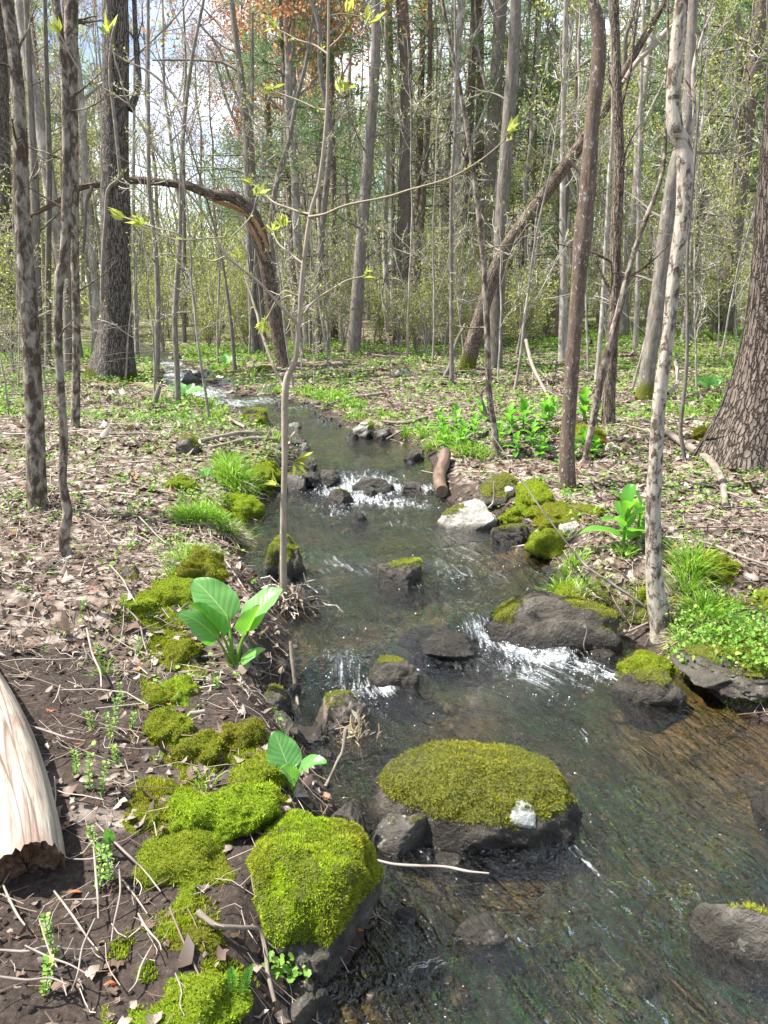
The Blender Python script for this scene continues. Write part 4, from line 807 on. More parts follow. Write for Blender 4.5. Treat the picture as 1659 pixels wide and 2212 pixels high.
tree('slanting slim trunk crossing in front of the scaly one', [(1440,250,6),(1430,375,9),(1385,500,11),(1360,578,12),(1335,678,15),(1305,790,17),(1283,900,15),(1262,1000,14)], 'bark_blotch', k=14, seed=28, total=8, lowbr=4, flare=.1)
tree('thin pale stem left of the slanting slim trunk', [(1310,500,8),(1302,650,9),(1296,740,10),(1288,830,11)], 'bark_far', k=10, seed=29, total=8, lowbr=3)
tree('dark mossy footed trunk behind the pale blotched tree', [(1500,-30,18),(1495,50,20),(1485,250,25),(1455,380,28),(1430,560,30),(1420,653,32),(1402,780,32),(1392,862,40)], 'bark_grey', k=22, seed=30, moss=.9, mossh=.5, lobes=3, lobeamp=.2, lowbr=5)
tree('pale whitish trunk with dark flecks standing on the right stream bank', [(1478,-60,26),(1473,0,27),(1465,75,30),(1455,200,30),(1458,280,34),(1478,325,35),(1476,450,31),(1466,530,30),(1455,603,29),(1443,728,27),(1425,853,28),(1417,978,30),(1411,1093,32),(1411,1156,33),(1414,1256,37),(1424,1330,44),(1431,1362,50)], 'bark_pale', k=36, seed=31, flare=.1, amp=.045, moss=.0, step=.035, limbs=6, extra=limb([[(1484,330,10),(1500,250,9),(1497,160,9),(1512,90,7),(1540,20,5)],[(1443,850,9),(1462,830,9),(1463,800,8),(1458,780,7)]], .1))
tree('dark whip thin curved stem right of the pale blotched tree', [(1512,180,4),(1508,250,5),(1500,350,6),(1485,553,7),(1485,678,7),(1482,803,8),(1470,920,9),(1474,960,9),(1479,992,9)], 'bark_grey', name='sapling', cat='sapling', k=9, seed=32, total=4.5, limbs=0, lowbr=5, flare=0)
tree('huge deeply furrowed trunk filling the right rim with flaring roots', [(1722,-60,104),(1716,100,106),(1708,250,108),(1700,400,116),(1692,550,122),(1680,700,132),(1664,828,160),(1652,900,185),(1640,960,215),(1632,1005,240)], 'bark_huge', k=72, seed=33, amp=.05, lobes=5, lobeamp=.20, base_h=.3, flare=.22, limbs=8, total=18, step=.04, foot=(1655,990))
tree('dark trunk cut by the left rim of the view', [(-8,-60,40),(-5,200,42),(0,450,46),(3,628,50),(3,765,56)], 'bark_big', k=24, seed=34, flare=.3)
tree('slim dark trunk in the far left woods', [(97,0,9),(100,150,11),(106,350,12),(104,600,13),(104,790,14)], 'bark_grey', k=10, seed=35, lowbr=8, lleaf=200)
tree('thin upright stem in the gap between massive tree and forked trunk', [(290,200,6),(288,400,8),(290,553,8),(296,770,10)], 'bark_far', k=9, seed=36, lowbr=5)
tree('dark thin trunk before the green bushes in the left gap', [(396,300,7),(398,500,8),(397,603,9),(398,740,10)], 'bark_grey', k=9, seed=37, lowbr=5)
tree('slim leaning stem over the far stream bank', [(470,520,5),(480,560,5),(497,680,7),(508,800,9)], 'bark_grey', name='sapling', cat='sapling', k=8, seed=38, lowbr=4, total=6, limbs=0)
tree('pale whip stem on the far stream bank', [(478,500,3),(474,600,4),(470,700,5),(471,785,5)], 'bark_far', name='sapling', cat='sapling', k=7, seed=39, lowbr=3, total=4, limbs=0)
tree('thin dark stem between reddish trunk and crooked thin trunk', [(985,250,6),(975,420,7),(975,620,8),(976,830,10)], 'bark_grey', k=9, seed=40, lowbr=8)
tree('thin straight stem at the far right woods edge', [(1590,200,6),(1592,400,7),(1588,600,7),(1590,730,8)], 'bark_grey', k=9, seed=41, lowbr=9, lleaf=250)
tree('leaning thin trunk in the right woods', [(1560,0,7),(1540,180,9),(1530,400,10),(1528,640,12)], 'bark_grey', k=10, seed=42, lowbr=9, lleaf=250)
tree('narrow grey trunk in the far woods between the pale and scaly trees', [(1385,200,8),(1380,400,9),(1378,600,10),(1372,755,12)], 'bark_far', k=9, seed=43, lowbr=6)
tree('slanted twiggy stem in the undergrowth near the fallen white stick', [(1005,700,5),(985,740,7),(972,790,9),(960,815,10)], 'bark_grey', name='dead_stem', cat='stem', k=8, seed=44, total=1, limbs=0)
# centre sapling
bs = hit(614,1322); yS = bs[1]; sap = empty('sapling', bs, 'slender forked sapling with opening leaf buds rooted at the stream edge', 'sapling')
mb = MB(); P, R = tpath([(710,-120,3),(710,0,5),(709,100,6),(705,250,7),(690,390,8),(670,465,9),(655,578,10),(645,698,11),(637,778,12),(617,838,15),(615,1003,13),(612,1106,13),(612,1230,15),(613,1331,18)][::-1], yS, None, 200); P = np.vstack([[P[0]-[0, 0, .2]], P]); R = np.r_[R[0], R]; trunkmesh(mb, P, R, 18, .04, 9, .2, seed=50, base_h=.1, moss=.3, mossh=.1); mb.build('stem', M['bark_sap'], sap)
SB = [([(617,838,11),(606,826,8),(590,790,7),(575,743,7),(562,703,6),(550,663,5),(535,610,4),(518,560,3)], .3),
 ([(643,698,9),(620,675,7),(585,638,6),(545,600,6),(490,553,6),(465,510,5),(440,460,5),(415,425,5),(390,395,5),(330,310,4),(280,225,3),(255,150,3),(232,70,2)], -.2),
 ([(280,225,3),(240,200,3),(180,160,3),(130,75,3)], 0),
 ([(645,698,7),(665,665,5),(690,642,5),(725,620,4),(750,606,4),(785,597,3)], .15),
 ([(668,468,7),(700,462,5),(750,442,5),(829,427,5),(900,405,4),(970,385,4),(1025,355,3),(1080,312,3),(1100,286,2)], -.5),
 ([(672,462,6),(640,455,4),(600,440,4),(575,422,3),(545,400,2)], .3), ([(653,570,5),(620,545,4),(600,525,3),(590,500,2)], .2),
 ([(655,560,5),(640,540,3),(622,520,3),(614,488,2)], -.1),
 ([(645,640,5),(610,632,4),(575,690,3)], 0), ([(640,655,5),(625,640,4),(600,655,4),(567,700,3)], .1),
 ([(709,118,5),(680,98,4),(640,85,3),(597,62,2)], .2), ([(709,105,5),(735,80,4),(748,55,3),(752,30,2)], -.1), ([(735,82,3),(775,75,3),(792,50,2)], 0),
 ([(709,35,4),(740,30,3),(775,35,3),(800,20,3),(828,2,2)], .1), ([(705,238,5),(680,235,3),(640,215,3),(590,195,2)], .2),
 ([(490,553,4),(450,560,3),(390,510,3),(330,490,3),(270,470,2)], .2), ([(500,512,3),(540,470,3),(555,425,2)], .1), ([(485,512,4),(430,516,3),(370,515,3),(310,490,2)], -.1),
 ([(615,1003,4),(622,996,3),(635,1000,2)], 0), ([(613,1060,3),(606,1052,2),(598,1050,1)], 0), ([(705,240,3),(725,225,2),(740,200,1)], 0)]
bm_ = MB(); bud = MB(); g = np.random.default_rng(8)
for q, dy in SB:
    P, R = tpath(q, yS, [dy*i/(len(q)-1) for i in range(len(q))], 14*len(q)); R = np.maximum(R, .0022); P += .004*fbm(P*9, 2, 4)[:, None]; addtubes(bm_, P, R, 7); e = P[-1]; d = nrm(P[-1]-P[-8])
    n = 9; D = nrm(d*1.1+g.normal(size=(n, 3))*.55+[0, 0, .35]); leafq(bud, np.repeat(e[None], n, 0)+g.normal(size=(n, 3))*.006, D, rdir(n, .3, g), (bz := g.uniform(.7, 1.15))*g.uniform(.05, .10, n), bz*g.uniform(.015, .025, n))
    for k in range(len(P)//22): 
        i = g.integers(6, len(P)-2); n = 3; leafq(bud, np.repeat(P[i][None], n, 0), rdir(n, .7, g), rdir(n, 0, g), g.uniform(.015, .03, n), .008)
bm_.build('branches', M['bark_sap'], sap); bud.build('opening_leaves', M['budleaf'], sap)
# dangling roots and flood debris below the sapling
def stickobj(name, label, cat, pts, mat='stick', lift=0., dy=None, k=8, group=None, onground=True, twigs=0, seed=0, sink=.0, amp=.1):
    P = []; Rr = []; y0 = None
    for i, (u, v, w) in enumerate(pts):
        if onground: p = hit(u, v, surf); p = p+[0, 0, w/2*pxm(u, v, p[1])*.8+lift-sink]; y = p[1]
        else:
            if y0 is None: y0 = hit(*onpt(pts))[1]
            y = y0+(dy[i] if dy else 0); p = pt(u, v, y)
        P.append(p); Rr.append(w/2*pxm(u, v, y))
    C = catmull(np.column_stack([np.array(P), Rr]), 10*len(pts)); P, R = C[:, :3], np.maximum(C[:, 3], .0012); mb = MB(); trunkmesh(mb, P, R, k, amp, 8, seed=seed+int(pts[0][0]), cap=True)
    if twigs:
        g = np.random.default_rng(seed+int(pts[0][1])); p2, r2 = spawn(P[None], R[None], twigs, (.1, .9), .25, (.4, 1.), .02, .15, 4, .5, g); addtubes(mb, p2, np.maximum(r2, .001), 4)
    return tag(mb.build(name, M[mat], None, P[0]), label, cat, group)
def onpt(pts):
    q = max(pts, key=lambda a: a[1]); return q[0], q[1]
stickobj('dangling_root', 'thicker pale root hanging from the sapling foot to the mud', 'root', [(628,1385,9),(632,1430,9),(640,1500,8),(650,1560,6)], 'bark_dead', onground=False, dy=[.35,.3,.2,.0], amp=.15)
stickobj('dangling_root', 'long knobbly root slanting from the sapling foot to the flood debris', 'root', [(640,1385,10),(660,1440,9),(700,1510,8),(738,1560,9),(747,1580,10)], 'bark_dead', onground=False, dy=[.45,.4,.25,.1,.05], amp=.15)
stickobj('dangling_root', 'thin root bending down left from the debris knot', 'root', [(747,1575,10),(740,1620,7),(728,1645,6),(712,1680,5),(702,1700,9)], 'bark_dead', onground=False, amp=.2, dy=[.2,.15,.1,.05,0])
deb = MB(); g = np.random.default_rng(17); c0 = pt(768,1590,hit(760,1650)[1]+.15)
q = c0+g.normal(size=(90, 3))*[.035, .02, .03]; D = nrm(g.normal(size=(90, 3))*[1, .5, 1.]+[.1, 0, -.7]); P = np.stack([q, q+D*.03+g.normal(size=(90, 3))*.006, q+D*.07], 1); addtubes(deb, P, np.full((90, 3), .0022)*g.uniform(.5, 1.3, (90, 1)), 4)
leafq(deb, c0+g.normal(size=(14, 3))*[.03, .015, .03], rdir(14, -.5, g), rdir(14, 0, g), .05, .02); tag(deb.build('flood_debris', M['straw'], None, c0), 'tangle of washed up straw caught on the root end', 'debris')
deb = MB(); c1 = bs+[0, 0, .03]; n = 420; q = c1+g.normal(size=(n, 3))*[.07, .05, .055]; D = nrm((q-c1)*[6, 4, 3]+g.normal(size=(n, 3))*.7+[0, -.1, -.3]); P = np.stack([q, q+D*.04+g.normal(size=(n, 3))*.008, q+D*.09+[0, 0, -.012]], 1)
addtubes(deb, P, np.full((n, 3), .0028)*g.uniform(.4, 1.5, (n, 1)), 4); leafq(deb, c1+g.normal(size=(120, 3))*[.08, .05, .06], rdir(120, -.2, g), rdir(120, 0, g), .07, .025)
tag(deb.build('root_debris', M['twigs'], None, c1), 'brown clump of roots and dead leaves around the sapling foot', 'debris')
# big weathered log in the corner
lg = [(-150,1330,88),(-60,1480,100),(-5,1600,120),(28,1720,138),(52,1830,146),(62,1905,150)]
P = np.array([hit(u, v)+[0, 0, .0] for u, v, w in lg]); Rr = np.array([w/2*pxm(u, v, p[1]) for (u, v, w), p in zip(lg, P)])
P[:, 2] += Rr*.42; C = catmull(np.column_stack([P, Rr]), 110); P, R = C[:, :3], C[:, 3]
mb = MB(); V, Fq, tc, v = tubes(P, R, 60); C_ = np.repeat(P, 60, 0); th = np.arctan2(tc[:, 1], tc[:, 0]); s = 1+.06*vn(np.stack([np.cos(th)*2, np.sin(th)*2, tc[:, 2]*1.2], -1), 3)+.03*vn(np.stack([np.cos(th)*9, np.sin(th)*9, tc[:, 2]*2], -1), 5)-.05*np.maximum(vn(np.stack([np.cos(th)*16, np.sin(th)*16, tc[:, 2]*1.3], -1), 15)-.25, 0)
V = C_+(V-C_)*s[:, None]; ax = nrm(P[-1]-P[-5]); last = slice(len(V)-60, len(V)); jag = .016*np.abs(vn(np.stack([np.cos(th[last])*5, np.sin(th[last])*5], -1), 8))+.022*vn(np.stack([np.cos(th[last])*22, np.sin(th[last])*14], -1), 9); V[last] += ax*jag[:, None]
mb.add(V, Fq, tc, np.stack([.5+0*th, 0*th, 0*th], -1))
ring = V[last]; rings = [ring]; cc = ring.mean(0)
for q in (.9, .72, .5, .28, .05): rings.append(cc+(ring-cc)*q-ax*(.012+.02*(1-q))+ax*(.03*vn(ring*45+q*9, 11))[:, None])
Vr = np.vstack(rings); mb.add(Vr, np.array([[a*60+i, a*60+(i+1) % 60, (a+1)*60+(i+1) % 60, (a+1)*60+i] for a in range(5) for i in range(60)]), Vr-cc, (.5, 0, -1))
tag(mb.build('log', M['log'], None, P[-1]), 'thick bleached barkless log with a rotten broken end in the left corner', 'log')
stickobj('log', 'short dark log jammed upright in the stream beside the upper fall', 'log', [(962,998,26),(958,1020,26),(949,1045,28),(950,1065,28),(955,1082,26)], 'wetlog', k=22, amp=.06, sink=-.04)
stickobj('fallen_branch', 'thick curved fallen branch on the litter below the huge tree', 'branch', [(1438,943,14),(1470,965,15),(1500,985,17),(1535,1010,17),(1557,1045,16),(1562,1075,15),(1566,1102,12)], 'bark_dead', k=16, lift=.02, twigs=3)
stickobj('fallen_branch', 'dark stick ending under the right rim behind the fallen branch', 'branch', [(1568,1082,5),(1610,1090,5),(1665,1100,5)], 'bark_grey')
stickobj('fallen_branch', 'pale stick lying on the right bank toward the rim', 'branch', [(1508,1178,6),(1550,1190,6),(1600,1212,6),(1665,1234,6)], 'stick', lift=.02)
stickobj('fallen_branch', 'pale branch lying on the far right bank above the pool', 'branch', [(828,918,6),(860,922,8),(890,920,9),(922,912,10)], 'bark_dead', lift=.03)
stickobj('fallen_branch', 'crossed bleached branch on the left bank nearest the sapling', 'branch', [(430,962,7),(480,952,8),(530,945,9),(598,948,8)], 'stick', k=10, lift=.03)
stickobj('fallen_branch', 'broken plank like branch on the left bank', 'branch', [(462,972,6),(500,965,9),(545,958,12),(600,958,9)], 'bark_dead', k=10, lift=.02)
stickobj('fallen_branch', 'long thin branch across the left leaf litter', 'branch', [(205,942,5),(260,944,5),(320,944,6),(368,950,6)], 'stick', lift=.02)
stickobj('fallen_branch', 'grey branch pointing into the water from the left bank', 'branch', [(488,905,5),(505,918,6),(530,932,7)], 'stick', lift=.03)
stickobj('fallen_branch', 'long pale log lying along the far right bank', 'branch', [(705,885,7),(760,868,8),(800,862,7),(832,858,6)], 'bark_dead', lift=.04)
stickobj('stump', 'short dark leaning stump on the left bank', 'stump', [(330,880,11),(338,855,12),(346,833,9)], 'bark_grey', onground=False, k=12)
stickobj('fallen_branch', 'white dead pole leaning in the far undergrowth', 'branch', [(1136,735,8),(1150,790,8),(1170,830,7),(1192,868,5)], 'stick', onground=False, dy=[1.2,.8,.4,0], twigs=3)
stickobj('stick', 'long thin brown stem arching from the right bank foot toward the pool', 'stick', [(1420,1340,5),(1380,1300,6),(1290,1240,5),(1250,1205,5),(1174,1106,4),(1110,1010,3),(1040,905,2)], 'bark_grey', onground=False, dy=[0,0,.1,.2,.3,.5,.7], k=7)
stickobj('stick', 'bare twig standing in the stream near the pale angular rock', 'stick', [(1020,1148,5),(1040,1110,5),(1065,1085,4),(1068,1040,4)], 'stick', onground=False, k=7, dy=[0,0,.1,.1])
stickobj('stick', 'pale stick floating across the near pool from the green boulder', 'stick', [(790,1862,6),(850,1876,6),(905,1880,6),(960,1882,6),(1010,1892,6),(1056,1896,5)], 'stick', k=8, lift=.012, amp=.15)
stickobj('stick', 'reddish broken stick poking from the mud at the bottom', 'stick', [(668,2030,8),(682,2110,8),(684,2180,7),(686,2230,6)], 'root', k=8, lift=.03)
stickobj('stick', 'thick crooked stick on the mud below the green boulder', 'stick', [(430,2000,16),(470,2025,10),(520,2030,9),(560,2035,10),(575,2080,10),(580,2130,9),(595,2190,9)], 'bark_dead', k=10, lift=.03, amp=.18, twigs=3)
stickobj('stick', 'forked pale twig touching the right end of the long dark boulder', 'stick', [(1265,1402,4),(1300,1385,4),(1345,1370,5),(1400,1345,5)], 'bark_dead', onground=False, twigs=4, k=7)
stickobj('stick', 'thin twig drooping into the pool from the right bank', 'stick', [(1260,1325,3),(1268,1360,3),(1262,1400,3),(1290,1440,3),(1330,1500,2)], 'bark_dead', onground=False, k=6)
stickobj('stick', 'bent twig beside the half pale rock dipping in the pool', 'stick', [(835,960,4),(870,942,4),(905,932,3)], 'stick', lift=.05, k=6)
stickobj('stick', 'stick propped over the moss hump behind the large leafy plant', 'stick', [(350,1300,5),(400,1300,6),(440,1296,6)], 'stick', lift=.04, k=8)
stickobj('stick', 'short bleached stick stuck in the olive moss cushion', 'stick', [(415,1602,9),(432,1600,9),(446,1597,9)], 'stick', lift=.10, k=8)
stickobj('stick', 'long pale stem leaning from the bank to the large leafy plant', 'stick', [(472,1190,4),(500,1230,4),(540,1290,4)], 'stick', onground=False, k=6, dy=[.6,.3,0])
# separate pale sticks on the black soil
ST = [((190,1820),(320,1990),9),((205,1855),(215,2010),8),((210,1810),(350,1960),8),((262,1920),(245,2080),7),((300,1990),(350,2070),8),((120,1950),(215,2080),8),((0,2090),(145,2082),11),((60,2090),(190,2150),7),((10,1930),(60,2020),9),((55,1585),(185,1620),8),((0,1455),(165,1445),7),((190,1385),(222,1515),8),((110,1740),(60,1745),6),((275,1330),(320,1430),6),((240,1240),(300,1330),6),((210,2030),(160,2190),7),((330,2060),(280,2160),8),((120,1700),(115,1820),6),((20,1350),(120,1370),5),((90,2030),(150,2200),7),((240,1950),(140,1960),6),((325,1185),(290,1150),6),((300,1130),(360,1190),6),((5,2160),(150,2175),10),((380,2120),(400,2212),7),((160,1880),(250,1880),6)]
where = ['left corner log', 'yellow moss ridge', 'bright moss cushion', 'leaf litter']
for i, (a, b, w) in enumerate(ST):
    g = np.random.default_rng(i); m1 = ((a[0]*.6+b[0]*.4)+g.normal()*4, (a[1]*.6+b[1]*.4)+g.normal()*4); m2 = ((a[0]*.25+b[0]*.75)+g.normal()*4, (a[1]*.25+b[1]*.75)+g.normal()*4)
    stickobj('stick', ('long' if math.hypot(a[0]-b[0], a[1]-b[1]) > 130 else 'short')+(' upright' if abs(a[0]-b[0]) < 35 else ' flat' if abs(a[1]-b[1]) < 25 else ' left slanting' if (a[0]-b[0])*(a[1]-b[1]) > 0 else ' right slanting')+' dry stick '+near((a[0]+b[0])/2, (a[1]+b[1])/2), 'stick', [(*a, w*.5), (*m1, w*.62), (*m2, w*.5), (*b, w*.35)], 'stick', k=7, lift=.02+.012*(i % 4), group='dry sticks on the black soil', amp=.15, twigs=(i % 3 == 0)*2)
# ---------------------------------------------------------------- large leaved plants
def bigleaf(mb, P0, Pm, P2, w, N, nu=26, nv=14, cup=.18, wave=.05, r=.5, sh=.62, droop=0, hookt=0):
    """leaf blade along a bent midrib P0-Pm-P2, half width w, facing N"""
    P0, Pm, P2, N = (np.asarray(a, float) for a in (P0, Pm, P2, N)); s = np.linspace(0, 1, nu)[:, None]; C = (1-s)**2*P0+2*s*(1-s)*Pm+s*s*P2; T = nrm(np.gradient(C, axis=0)); S = nrm(np.cross(T, N)); U = np.cross(S, T)
    s1 = s[:, 0]; prof = np.sin(pi*np.clip(s1, 0, 1)**sh)**.58*(1-.08*s1); prof[0] = .06; prof[-1] = .0; Lh = np.linalg.norm(P2-P0)
    a = np.linspace(-1, 1, nv*2+1); V = C[:, None]+S[:, None]*(a[None, :, None]*(w*prof)[:, None, None]) + U[:, None]*((np.abs(a)**1.5*cup*w)[None]*prof[:, None])[:, :, None]
    ph = s1[:, None]*24-np.abs(a)[None]**.8*7.2; V += U[:, None]*((np.abs(np.sin(ph))*.010*w*prof[:, None]*(1-np.abs(a)[None]**4))[:, :, None])
    V += U[:, None]*((wave*w*np.abs(a)[None]**2*np.sin(s1[:, None]*13+a[None]*2+r*9))[:, :, None])
    m = nv*2+1; idx = np.arange(nu*m).reshape(nu, m); Fq = np.stack([idx[:-1, :-1], idx[:-1, 1:], idx[1:, 1:], idx[1:, :-1]], -1).reshape(-1, 4)
    tc = np.stack([np.broadcast_to(s1[:, None], (nu, m)), np.broadcast_to(a[None], (nu, m)), np.zeros((nu, m))], -1); mb.add(V.reshape(-1, 3), Fq, tc.reshape(-1, 3), (r, .5, 0))
def stalk(mb, A, Bm, C, r0, r1, n=14):
    s = np.linspace(0, 1, n)[:, None]; P = (1-s)**2*np.asarray(A)+2*s*(1-s)*np.asarray(Bm)+s*s*np.asarray(C); addtubes(mb, P, np.linspace(r0, r1, n), 8)
def cabbage_at(name, label, base, specs, y0=None):
    B = hit(*base, surf) if y0 is None else pt(*base, y0); y0 = B[1]; root = empty(name, B, label, 'plant')
    for i, (pb, tip, w, dyb, dyt, N, bend, cup) in enumerate(specs):
        A = pt(*pb, y0+dyb); C = pt(*tip, y0+dyt); k = pxm(*pb, y0); mb = MB(); mid = (A+C)/2+np.array([0, 0, bend]); w_ = w*k
        bigleaf(mb, A, mid, C, w_, N, cup=cup, r=(i*.37) % 1); lf = mb.build('leaf', M['cabbage'], root)
        mb = MB(); rr = max(w_*.085, .004); stalk(mb, B+[(i-2)*.006, 0, -.02], B*.45+A*.55+np.array([0, 0, .0])+(A-B)*[-.12, 0, .1], A+nrm(mid-A)*.02, rr*1.5, rr*.7); mb.build('stalk', M['petiole'], root)
    return root
cabbage_at('leafy_plant', 'large broad leaved plant with shiny ribbed leaves beside the sapling', (505, 1440), [
 ((471,1383),(384,1326),33,-.02,-.10,(.1,-.5,.85),.05,-.15),
 ((497,1340),(416,1252),47,.08,.16,(.25,-.75,.6),.03,.12),
 ((532,1361),(611,1272),41,.02,.10,(-.45,-.45,.75),.05,.25),
 ((484,1376),(408,1312),38,-.02,.02,(.35,.55,.75),.05,.55),
 ((530,1372),(562,1306),30,-.04,-.02,(-.55,.5,.6),.0,.6),
 ((520,1432),(574,1402),13,-.03,-.06,(-.1,-.6,.8),.02,.1)])
cabbage_at('leafy_plant', 'small bright leafy plant growing between dark rocks', (630, 1722), [
 ((626,1664),(592,1578),38,.0,.06,(.2,-.85,.5),.0,.1),
 ((646,1668),(706,1648),19,.0,-.02,(-.1,-.3,.95),.035,.35),
 ((640,1690),(604,1662),20,-.03,-.06,(.3,-.5,.8),.02,.4)])
cabbage_at('leafy_plant', 'little two leaved plant in the mud behind the tussock', (443, 1045), [((443,1028),(428,1018),7,0,0,(.2,-.6,.7),.0,.1), ((443,1026),(455,1010),8,0,0,(-.2,-.7,.6),.0,.1)])
cabbage_at('leafy_plant', 'tiny plant with one green leaf on the black soil', (240, 1850), [((240,1822),(228,1790),13,0,0,(.5,-.8,.3),.0,.1)])
cabbage_at('leafy_plant', 'sprout with one narrow leaf on the golden moss', (540, 1590), [((540,1590),(550,1550),5,0,0,(-.7,-.6,.2),.0,.2)])
cabbage_at('leafy_plant', 'wide glossy leaves spreading on the bank behind the forked trunk', (402, 868), [((400,850),(360,838),14,0,0,(.2,-.3,.9),.05,.1), ((405,850),(440,842),15,0,-.1,(-.2,-.4,.9),.05,.1), ((400,850),(385,825),12,.1,.2,(.1,-.7,.7),.0,.2), ((404,850),(420,828),12,.1,.2,(-.1,-.7,.7),.0,.2)])
cabbage_at('leafy_plant', 'broad leaved clump on the far grassy bank', (490, 792), [((488,782),(470,770),9,0,0,(.2,-.5,.9),.03,.1), ((492,782),(512,773),9,0,0,(-.2,-.5,.9),.03,.1), ((490,782),(488,764),8,.1,.2,(0,-.8,.6),0,.1)])
cabbage_at('leafy_plant', 'deep green clump of upright leaves left of the huge trunk', (1530, 842), [((1528,835),(1505,812),11,0,0,(.3,-.7,.6),.0,.1), ((1532,835),(1562,818),12,0,0,(-.3,-.7,.6),.03,.1), ((1530,835),(1522,808),10,0,0,(0,-.8,.5),0,.1), ((1532,835),(1545,810),11,0,0,(-.1,-.8,.5),0,.1), ((1528,838),(1507,825),9,-.1,-.1,(.2,-.5,.8),.03,.1)])
cabbage_at('leafy_plant', 'small broad leaved clump in the far left grass', (600, 790), [((600,785),(588,776),6,0,0,(.2,-.6,.7),.0,.1), ((601,785),(614,777),6,0,0,(-.2,-.6,.7),.0,.1)])
# false hellebore like plants on the right bank
def hell(seed, h=.27, n=10):
    g = np.random.default_rng(seed); root = empty('pleated_leaf_plant', (0, 0, 0)); st = MB(); addtubes(st, np.array([[0, 0, -.03], [.005, 0, h*.4], [.0, .005, h*.9]]), np.array([.010, .008, .004]), 7); st.build('stem', M['petiole'], root); lf = MB()
    for i in range(n):
        t = i/(n-1); a = i*2.4+g.normal()*.25; el = radians(8+60*t+g.normal()*7); L = h*(.86-.2*t)*g.uniform(.9, 1.15); z = h*(.15+.68*t); d = np.array([cos(a)*cos(el), sin(a)*cos(el), sin(el)]); P0 = np.array([0, 0, z]); P2 = P0+d*L+[0, 0, -L*.28]; Pm = P0+d*L*.55+[0, 0, L*.10]
        N = np.array([-cos(a)*sin(el), -sin(a)*sin(el), cos(el)]); bigleaf(lf, P0, Pm, P2, L*.21, N, nu=12, nv=4, cup=.35, wave=.06, r=g.random(), sh=.8)
    lf.build('leaves', M['hellebore'], root); return root
HP = [hell(1), hell(2, .24, 9), hell(3, .29, 11)]; used = [0, 0, 0]
HS = [(952,935,.9,'at the left end of the bank row'),(985,925,1.1,'left of the crooked trunk, near the pool'),(1000,960,.8,'above the dark log, in the grass'),(960,965,.8,'at the water side behind the dark log'),(1025,940,.9,'touching the left side of the crooked trunk'),(1100,935,1.0,'just right of the crooked trunk'),(1130,925,1.1,'behind the mossy bank rocks'),(1150,960,1.0,'in front of its row near the curved tree'),(1178,925,1.1,'upright and left of the curved reddish trunk'),(1192,905,1.0,'behind the curved reddish trunk foot'),(1115,975,.8,'lowest of the row above the mossy rock'),(1260,905,1.1,'between the curved and the scaly trunk'),(1170,985,.8,'small and near the curved trunk foot'),(1285,985,.8,'right of the curved trunk foot'),(1262,965,.7,'small, under the slanting slim trunk'),(1345,1180,1.25,'large and alone left of the pale blotched trunk'),(1378,1165,1.15,'pressed against the pale blotched trunk'),(1238,985,.6,'very small at the right of the curved trunk'),(1080,960,.8,'hidden low beside the crooked trunk'),(1185,1165,.55,'small on the shore behind the white rock'),(1040,905,.8,'farthest up the bank behind the row'),(1210,1010,.5,'tiny at the front of the curved trunk')]
for i, (u, v, s, w) in enumerate(HS):
    k = i % 3; o = HP[k] if not used[k] else copy_tree(HP[k]); used[k] = 1; p = hit(u, v+6); o.location = p; o.rotation_euler = (0, 0, i*1.7); s *= .86; o.scale = (s, s, s)
    tag(o, 'bright green pleated leaf plant '+w, 'plant', 'pleated leaf plants on the right bank')
# ---------------------------------------------------------------- grasses
def tuft(label, u, v, h, spread, n, dead=.15, name='grass_tuft', lean=(0, 0), seed=0, wd=1., mat='grass', group=None, droop=.5, deadfall=0):
    g = np.random.default_rng(seed or int(u*7+v)); B = hit(u, v); px = pxm(u, v, B[1])*2.16
    def blades(n, h, col, fall):
        P0 = B+np.column_stack([g.normal(size=(n, 2))*spread*.45, np.zeros(n)]); P0[:, 2] = ground(P0[:, 0], P0[:, 1])+(B[2]-ground(B[0], B[1]))
        out = (P0-B)*[1, 1, 0]/spread; d = nrm(out*.9+g.normal(size=(n, 3))*.25*[1, 1, 0]+[lean[0], lean[1], 1.4-fall]); L = h*g.uniform(.5, 1.15, n)[:, None]; dr = nrm(out+g.normal(size=(n, 3))*.3)*[1, 1, 0]
        P1 = P0+d*L*.5; P2 = P1+nrm(d+dr*.6*droop*2+[0, 0, -.35*droop-fall*.6])*L*.35; P3 = P2+nrm(d+dr*1.2*droop*2+[0, 0, -1.3*droop-fall])*L*.25
        w = max(.0022, px*.42)*wd*(.7+.6*g.random((n, 1))); S = nrm(np.cross(d, g.normal(size=(n, 3)))); V = np.stack([P0-S*w, P0+S*w, P1+S*w, P1-S*w, P2+S*w*.7, P2-S*w*.7, P3], 1); b = (np.arange(n)*7)[:, None]
        mb = MB(); vc = np.zeros((n, 7, 3)); vc[..., 0] = g.random((n, 1)); mb.add(V.reshape(-1, 3), [b+np.array([0, 1, 2, 3]), b+np.array([3, 2, 4, 5]), b+np.array([5, 4, 6])], None, vc.reshape(-1, 3)); return mb
    o = tag(blades(n, h, 0, 0).build(name, M[mat], None, B), label, 'grass', group)
    if dead: blades(int(n*dead)+3, h*.9, 1, .9+deadfall).build('dead_blades', M['straw'], o)
    return o
